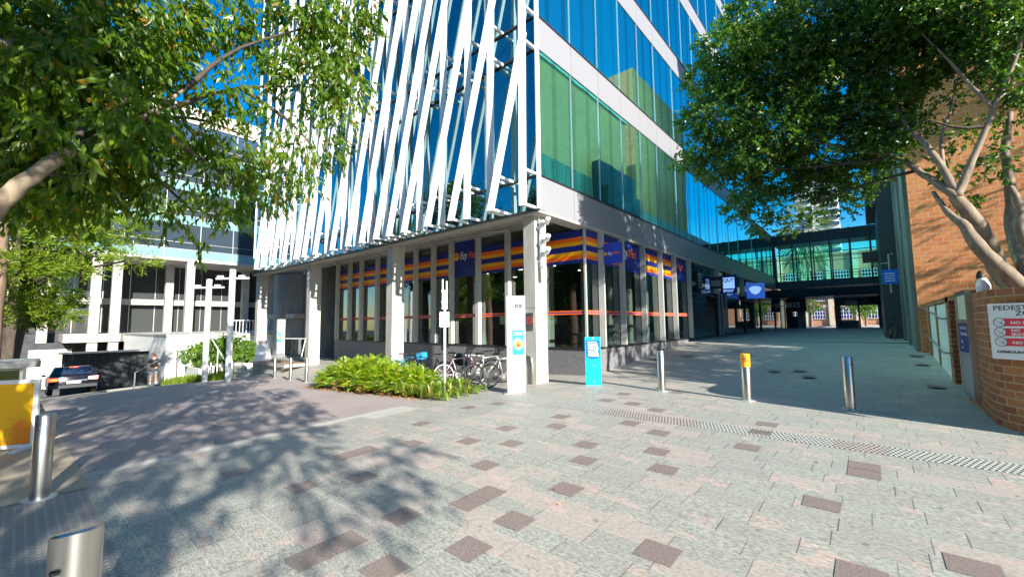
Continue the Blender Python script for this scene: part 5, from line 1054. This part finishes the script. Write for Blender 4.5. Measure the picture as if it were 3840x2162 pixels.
bicycle('sky blue hire bicycle with basket and blue mudguard behind the fern shrubs', gz(-12.9, 9.35), R(20), 'bluebike', R(4), basket=True)
bicycle('grey bicycle standing upright between the pink bicycle and the corner column', gz(-8.9, 9.3), R(80), 'galv', R(-3))
bicycle('white and blue bicycle crowded behind the black panniers', gz(-10.2, 10.1), R(230), 'white', R(4))
bicycle('dark bicycle parked end-on against the shaded right wall', gz(.75, 25.8), R(97), 'dark', R(2), group='bicycle by the right wall')
t = thing('black_pannier', 'black pannier bags heaped on the parked bicycles', 'bag', gz(-10.35, 9.55))
m = MB(); m.ball((-10.35, 9.5, g(-10, 9.5)+.72), .22, 10, (1.1, .8, 1)); m.ball((-10.0, 9.6, g(-10, 9.5)+.62), .2, 10, (1, .7, 1.1)); m.build('bag_body', 'cloth_black', t, smooth=True)
rk = thing('wave_bike_rack', 'silver wave-shaped bicycle rack in front of the dark plinth', 'bicycle rack', gz(-9.4, 9.9))
m = MB(); pts = []; z0 = g(-9.4, 9.9)
for k in range(6):
    x = -11.2+k*.66
    for a in range(7): pts.append((x+.165-.165*cos(a*pi/6), 9.75, z0+.72+.17*sin(a*pi/6)))
    for a in range(7): pts.append((x+.495-.165*cos(a*pi/6), 9.75, z0+.25-.17*sin(a*pi/6)))
pts = [(-11.2, 9.75, z0-.05)]+pts[:-7]+[(pts[-8][0], 9.75, z0-.05)]
m.tube(pts, .028, 8); m.build('wave_tube', 'steel', rk, smooth=True)
# ------------------------------------------------------------------ yellow banner barrier and counter at the left edge
q0, q1 = Vector((-12.75, -1.6, 0)), Vector((-11.72, .31, 0)); dx = (q1-q0).normalized(); n_ = Vector((dx.y, -dx.x, 0)); zb = -.5
F = lambda u, v, w_: tuple(q1+dx*u+n_*w_+Vector((0, 0, zb+v)))
bn_ = thing('banner_barrier', 'portable white-framed barrier with a bright yellow printed banner at the left edge', 'barrier', (-12, -.3, zb))
MT['banner'] = NT('yellow_banner_print').m
def _ban():
    t = NT('yellow_orange_banner'); n = t.noise(t.co(), 1.6, 3); p = t.xyz(t.scale(t.co(), 22.)); d1 = t.M('FRACT', t.M('ADD', p[1], 0.)); d2 = t.M('FRACT', p[2])
    c = t.mix(t.ramp(n, .5, .62), (.95, .50, .0), (.88, .22, .0)); low = t.M('LESS_THAN', t.xyz(t.co())[2], .42)
    dot = t.M('MULTIPLY', low, t.M('MULTIPLY', t.M('LESS_THAN', d1, .4), t.M('LESS_THAN', d2, .4))); t.col(t.mix(dot, c, (.6, .3, .02))); t.rough(.5); return t.m
MT['banner'] = _ban()
m = MB(); Fb(m, F, -2.2, 0, .06, .12, -.03, .03); Fb(m, F, -2.2, 0, 1.20, 1.27, -.03, .03); Fb(m, F, -.07, 0, .121, 1.199, -.03, .03); Fb(m, F, -2.2, -2.13, .121, 1.199, -.03, .03); Fb(m, F, -.2, -.1, 0, .059, -.3, .3); m.build('frame', 'white', bn_)
m = MB(); Fb(m, F, -2.12, -.08, .121, 1.199, -.008, .008); m.build('banner_sheet', 'banner', bn_)
kc = thing('kiosk_counter', 'low grey counter with a slab top and pale poster behind the yellow banner', 'counter', (-14.6, -.2, -.6))
m = MB(); m.box(-15.2, -14.2, -3.5, .1, -.7, .82); m.build('body', 'glassgrey' if False else 'galv', kc)
m = MB(); m.box(-15.4, -14.0, -3.7, .35, .85, .99); m.build('slab_top', 'concrete_dark', kc)
m = MB(); m.box(-14.19, -14.17, -1.6, -.62, .1, .8); m.build('poster', 'signwhite', kc)
m = MB(); m.box(-14.19, -14.175, -.55, .05, .2, .8); m.build('glass_panel', 'glassdark', kc)
# ------------------------------------------------------------------ car
cp = D(262, 1474, 23.); car = thing('black_car', 'black hatchback with lit tail lamps driving away down the street at the left', 'car', (cp.x, cp.y, cp.z), None, R(96)-0)
car.rotation_euler = (R(-3), R(0), 0)
hd_ = atan2(ray(258, 1400).y, ray(258, 1400).x)+R(3)     # heading: away from viewer
car.rotation_euler = (0, R(4), hd_)
pr = [(-2.1, .35), (-2.12, .62), (-2.05, .92), (-1.85, 1.02), (-1.45, 1.42), (-.9, 1.47), (.1, 1.46), (.75, 1.10), (1.1, .98), (1.9, .88), (2.12, .62), (2.12, .33)]
def shell(m, pr, w0, w1, zs, half=.9):
    secs = []
    for y in (-1, -.93, .93, 1):
        secs.append([(x, y*half*(1 if z < zs else 1-(z-zs)*.42), z) for x, z in pr])
    n = len(pr); vs = [Vector(p) for s_ in secs for p in s_]
    for i in range(n): 
        for e in (0, 3): v = vs[e*n+i]; v.x *= .985; v.z = .36+(v.z-.36)*.97
    fs = [tuple(range(n)), tuple(3*n+i for i in range(n))[::-1]]
    for k in range(3):
        for i in range(n): fs.append((k*n+i, (k+1)*n+i, (k+1)*n+(i+1) % n, k*n+(i+1) % n))
    m.raw(vs, fs)
m = MB(); shell(m, pr, 0, 0, .9); m.build('body', 'carpaint', car, world=False, smooth='auto')
m = MB(); m.raw([(-1.87, -.68, 1.04), (-1.87, .68, 1.04), (-1.5, .6, 1.40), (-1.5, -.6, 1.40)], [(0, 1, 2, 3)])
for v in m.v: v.x -= .03
m.build('rear_window', 'carglass', car, world=False)
m = MB(); m.raw([(.14, -.62, 1.44), (.14, .62, 1.44), (.74, .7, 1.11), (.74, -.7, 1.11)], [(0, 3, 2, 1)])
for v in m.v: v.x += .03
m.build('windscreen', 'carglass', car, world=False)
for s in (-1, 1):
    m = MB(); m.raw([(-1.4, s*.87, 1.0), (.6, s*.87, 1.0), (.1, s*.73, 1.38), (-1.15, s*.73, 1.38)], [(0, 1, 2, 3)]); m.build('side_window', 'carglass', car, world=False)
    m = MB(); m.raw([(-2.13, s*.88, .72), (-2.13, s*.52, .74), (-2.09, s*.52, .88), (-2.07, s*.9, .9), (-1.85, s*.93, .76), (-1.85, s*.93, .9)], [(0, 1, 2, 3), (0, 3, 5, 4)]); m.build('tail_lamp', 'tail', car, world=False)
    m = MB(); m.box(-2.15, -2.13, min(s*.6, s*.8), max(s*.6, s*.8), .77, .83); m.build('amber_lamp', 'tailamber', car, world=False)
    m = MB(); m.box(.55, .7, min(s*.92, s*1.08), max(s*.92, s*1.08), .98, 1.1); m.build('wing_mirror', 'carpaint', car, world=False)
    for x in (-1.3, 1.35):
        m = MB(); m.lathe((x, s*.80-.1, .32), [(.2, 0), (.32, .02), (.32, .18), (.2, .2)], 20, 'y'); wh = m.build('wheel', 'tyre', car, world=False, smooth='auto')
        m = MB(); m.lathe((x, s*.905-.01, .32), [(.2, 0), (.2, .02)], 12, 'y'); m.build('hub', 'steel', wh, world=False)
m = MB(); m.box(-2.17, -2.1, -.86, .86, .36, .52); m.build('rear_bumper', 'dark', car, world=False)
m = MB(); m.box(-1.57, -1.47, -.16, .16, 1.405, 1.44); m.build('brake_light', 'tail', car, world=False)
m = MB(); m.box(-2.145, -2.12, -.26, .26, .58, .69); m.build('number_plate', 'signwhite', car, world=False)
m = MB(); m.box(-2.15, -2.12, -.5, .5, .71, .735); m.build('chrome_strip', 'steel', car, world=False)
# ------------------------------------------------------------------ person seen from behind
def skin_body(name, verts, edges, radii, mat, parent, root=0, sub=2):
    me = bpy.data.meshes.new(name); me.from_pydata(verts, edges, []); o = bpy.data.objects.new(name, me); COL.objects.link(o)
    md = o.modifiers.new('s', 'SKIN'); md.use_smooth_shade = True
    for i, r_ in enumerate(radii): me.skin_vertices[0].data[i].radius = (r_, r_) if not isinstance(r_, tuple) else r_
    me.skin_vertices[0].data[root].use_root = True
    s2 = o.modifiers.new('u', 'SUBSURF'); s2.levels = sub; s2.render_levels = sub
    bpy.context.view_layer.update(); dg = bpy.context.evaluated_depsgraph_get(); me2 = bpy.data.meshes.new_from_object(o.evaluated_get(dg)); bpy.data.objects.remove(o)
    o = bpy.data.objects.new(name, me2); COL.objects.link(o); me2.materials.clear(); me2.materials.append(MT[mat]); me2.polygons.foreach_set('use_smooth', [True]*len(me2.polygons))
    if parent: o.parent = parent
    return o
pp = D(573, 1438, 25.5); per = thing('person', 'person seen from behind in black t-shirt, grey shorts and white shoes at the gate', 'person', (pp.x, pp.y, pp.z), None, atan2(ray(573, 1400).y, ray(573, 1400).x)-pi/2)
V = [(0, 0, .95), (0, 0, 1.12), (0, .01, 1.32), (0, 0, 1.46), (0, .0, 1.53), (0, .02, 1.63), (0, .02, 1.72),
     (.1, 0, .9), (.12, .01, .5), (.13, -.02, .1), (.14, .1, .04), (-.1, 0, .9), (-.12, .0, .5), (-.13, -.02, .1), (-.14, .1, .04),
     (.19, 0, 1.43), (.27, -.02, 1.18), (.17, .18, 1.08), (.06, .24, 1.12), (-.19, 0, 1.43), (-.27, -.02, 1.18), (-.17, .18, 1.08), (-.06, .24, 1.12)]
Ed = [(0, 1), (1, 2), (2, 3), (3, 4), (4, 5), (5, 6), (0, 7), (7, 8), (8, 9), (9, 10), (0, 11), (11, 12), (12, 13), (13, 14), (3, 15), (15, 16), (16, 17), (17, 18), (3, 19), (19, 20), (20, 21), (21, 22)]
Ra = [.15, .14, .16, .09, .06, .09, .07, .1, .065, .045, .04, .1, .065, .045, .04, .07, .045, .035, .03, .07, .045, .035, .03]
body = skin_body('body', V, Ed, Ra, 'skin', per)
skin_body('t_shirt', [(0, 0, .9), (0, 0, 1.12), (0, .01, 1.32), (0, 0, 1.45), (.2, 0, 1.42), (.27, -.02, 1.24), (-.2, 0, 1.42), (-.27, -.02, 1.24)], [(0, 1), (1, 2), (2, 3), (3, 4), (4, 5), (3, 6), (6, 7)], [(.19, .15), (.185, .15), (.2, .17), .11, .085, .075, .085, .075], 'cloth_black', per)
skin_body('shorts', [(0, 0, .94), (.1, 0, .86), (.125, .0, .52), (-.1, 0, .86), (-.125, .0, .52)], [(0, 1), (1, 2), (0, 3), (3, 4)], [(.18, .15), .125, .115, .125, .115], 'cloth_grey', per)
m = MB(); m.ball((0, .02, 1.71), .105, 12, (1, 1.1, .9)); m.build('hair', 'hair', per, world=False, smooth=True)
m = MB(); m.lathe((0, .02, 1.69), [(.108, 0), (.11, .045), (.1, .05)], 16); m.build('cap_band', 'red', per, world=False)
for s in (-1, 1): m = MB(); m.ball((.14*s, .04, .04), .08, 10, (.75, 1.6, .7)); m.build('shoe', 'white', per, world=False, smooth=True)
m = MB(); m.bar((.02, -.18, 1.33), (.14, -.165, 1.33), .003, .03); m.build('shirt_print', 'signwhite', per, world=False)
# ------------------------------------------------------------------ fallen leaves and litter on the paving
m = MB(); r7 = random.Random(33)
for _ in range(110):
    x = r7.uniform(-14, 1.2); y = r7.uniform(.8, 9); 
    if r7.random() < .5: x = r7.uniform(-13, -8); y = r7.uniform(1, 6.6)
    a = r7.uniform(0, 6.28); p = Vector((x, y, g(x, y)+.012)); leaf(m, p, Vector((cos(a), sin(a), .05)), r7.uniform(.03, .07), .02, a)
for _ in range(260):
    x = r7.uniform(-15.4, -8.6); y = 6.62+r7.uniform(-.12, .35); a = r7.uniform(0, 6.28); p = Vector((x, y, g(x, y)+.02)); leaf(m, p, Vector((cos(a), sin(a), .15)), r7.uniform(.05, .11), .035, a)
o = m.build('fallen_leaves', 'leafy_red'); tag(o, 'scattered small dry leaves on the paving', 'fallen leaves', kind='stuff')
# small white figure ornament on the planter and umbrellas far down the street
t = thing('draped_lantern', 'small black and white draped lantern on top of the brick planter wall', 'lantern', (1.62, 11.4, 2.17))
m = MB(); m.lathe((1.62, 11.4, 2.17), [(.09, 0), (.10, .12), (.07, .22), (.05, .26)], 10); m.build('white_drape', 'signwhite', t); m = MB(); m.lathe((1.6, 11.42, 2.43), [(.06, 0), (.05, .08), (.02, .14)], 10); m.build('black_cap', 'black', t)
for k, (px, D_, mt, lb_) in enumerate([(195, 55, 'orange', 'orange market umbrella far down the street'), (160, 52, 'yellow', 'yellow market umbrella far down the street')]):
    p = D(px, 1345, D_); t = thing('market_umbrella', lb_, 'umbrella', (p.x, p.y, p.z-2.2)); m = MB(); m.lathe((p.x, p.y, p.z-.2), [(1.3, 0), (.7, .3), (.05, .55)], 12); m.build('canopy', mt, t); m = MB(); m.tube([(p.x, p.y, p.z-2.2), (p.x, p.y, p.z+.3)], .03, 6); m.build('pole', 'galv', t)
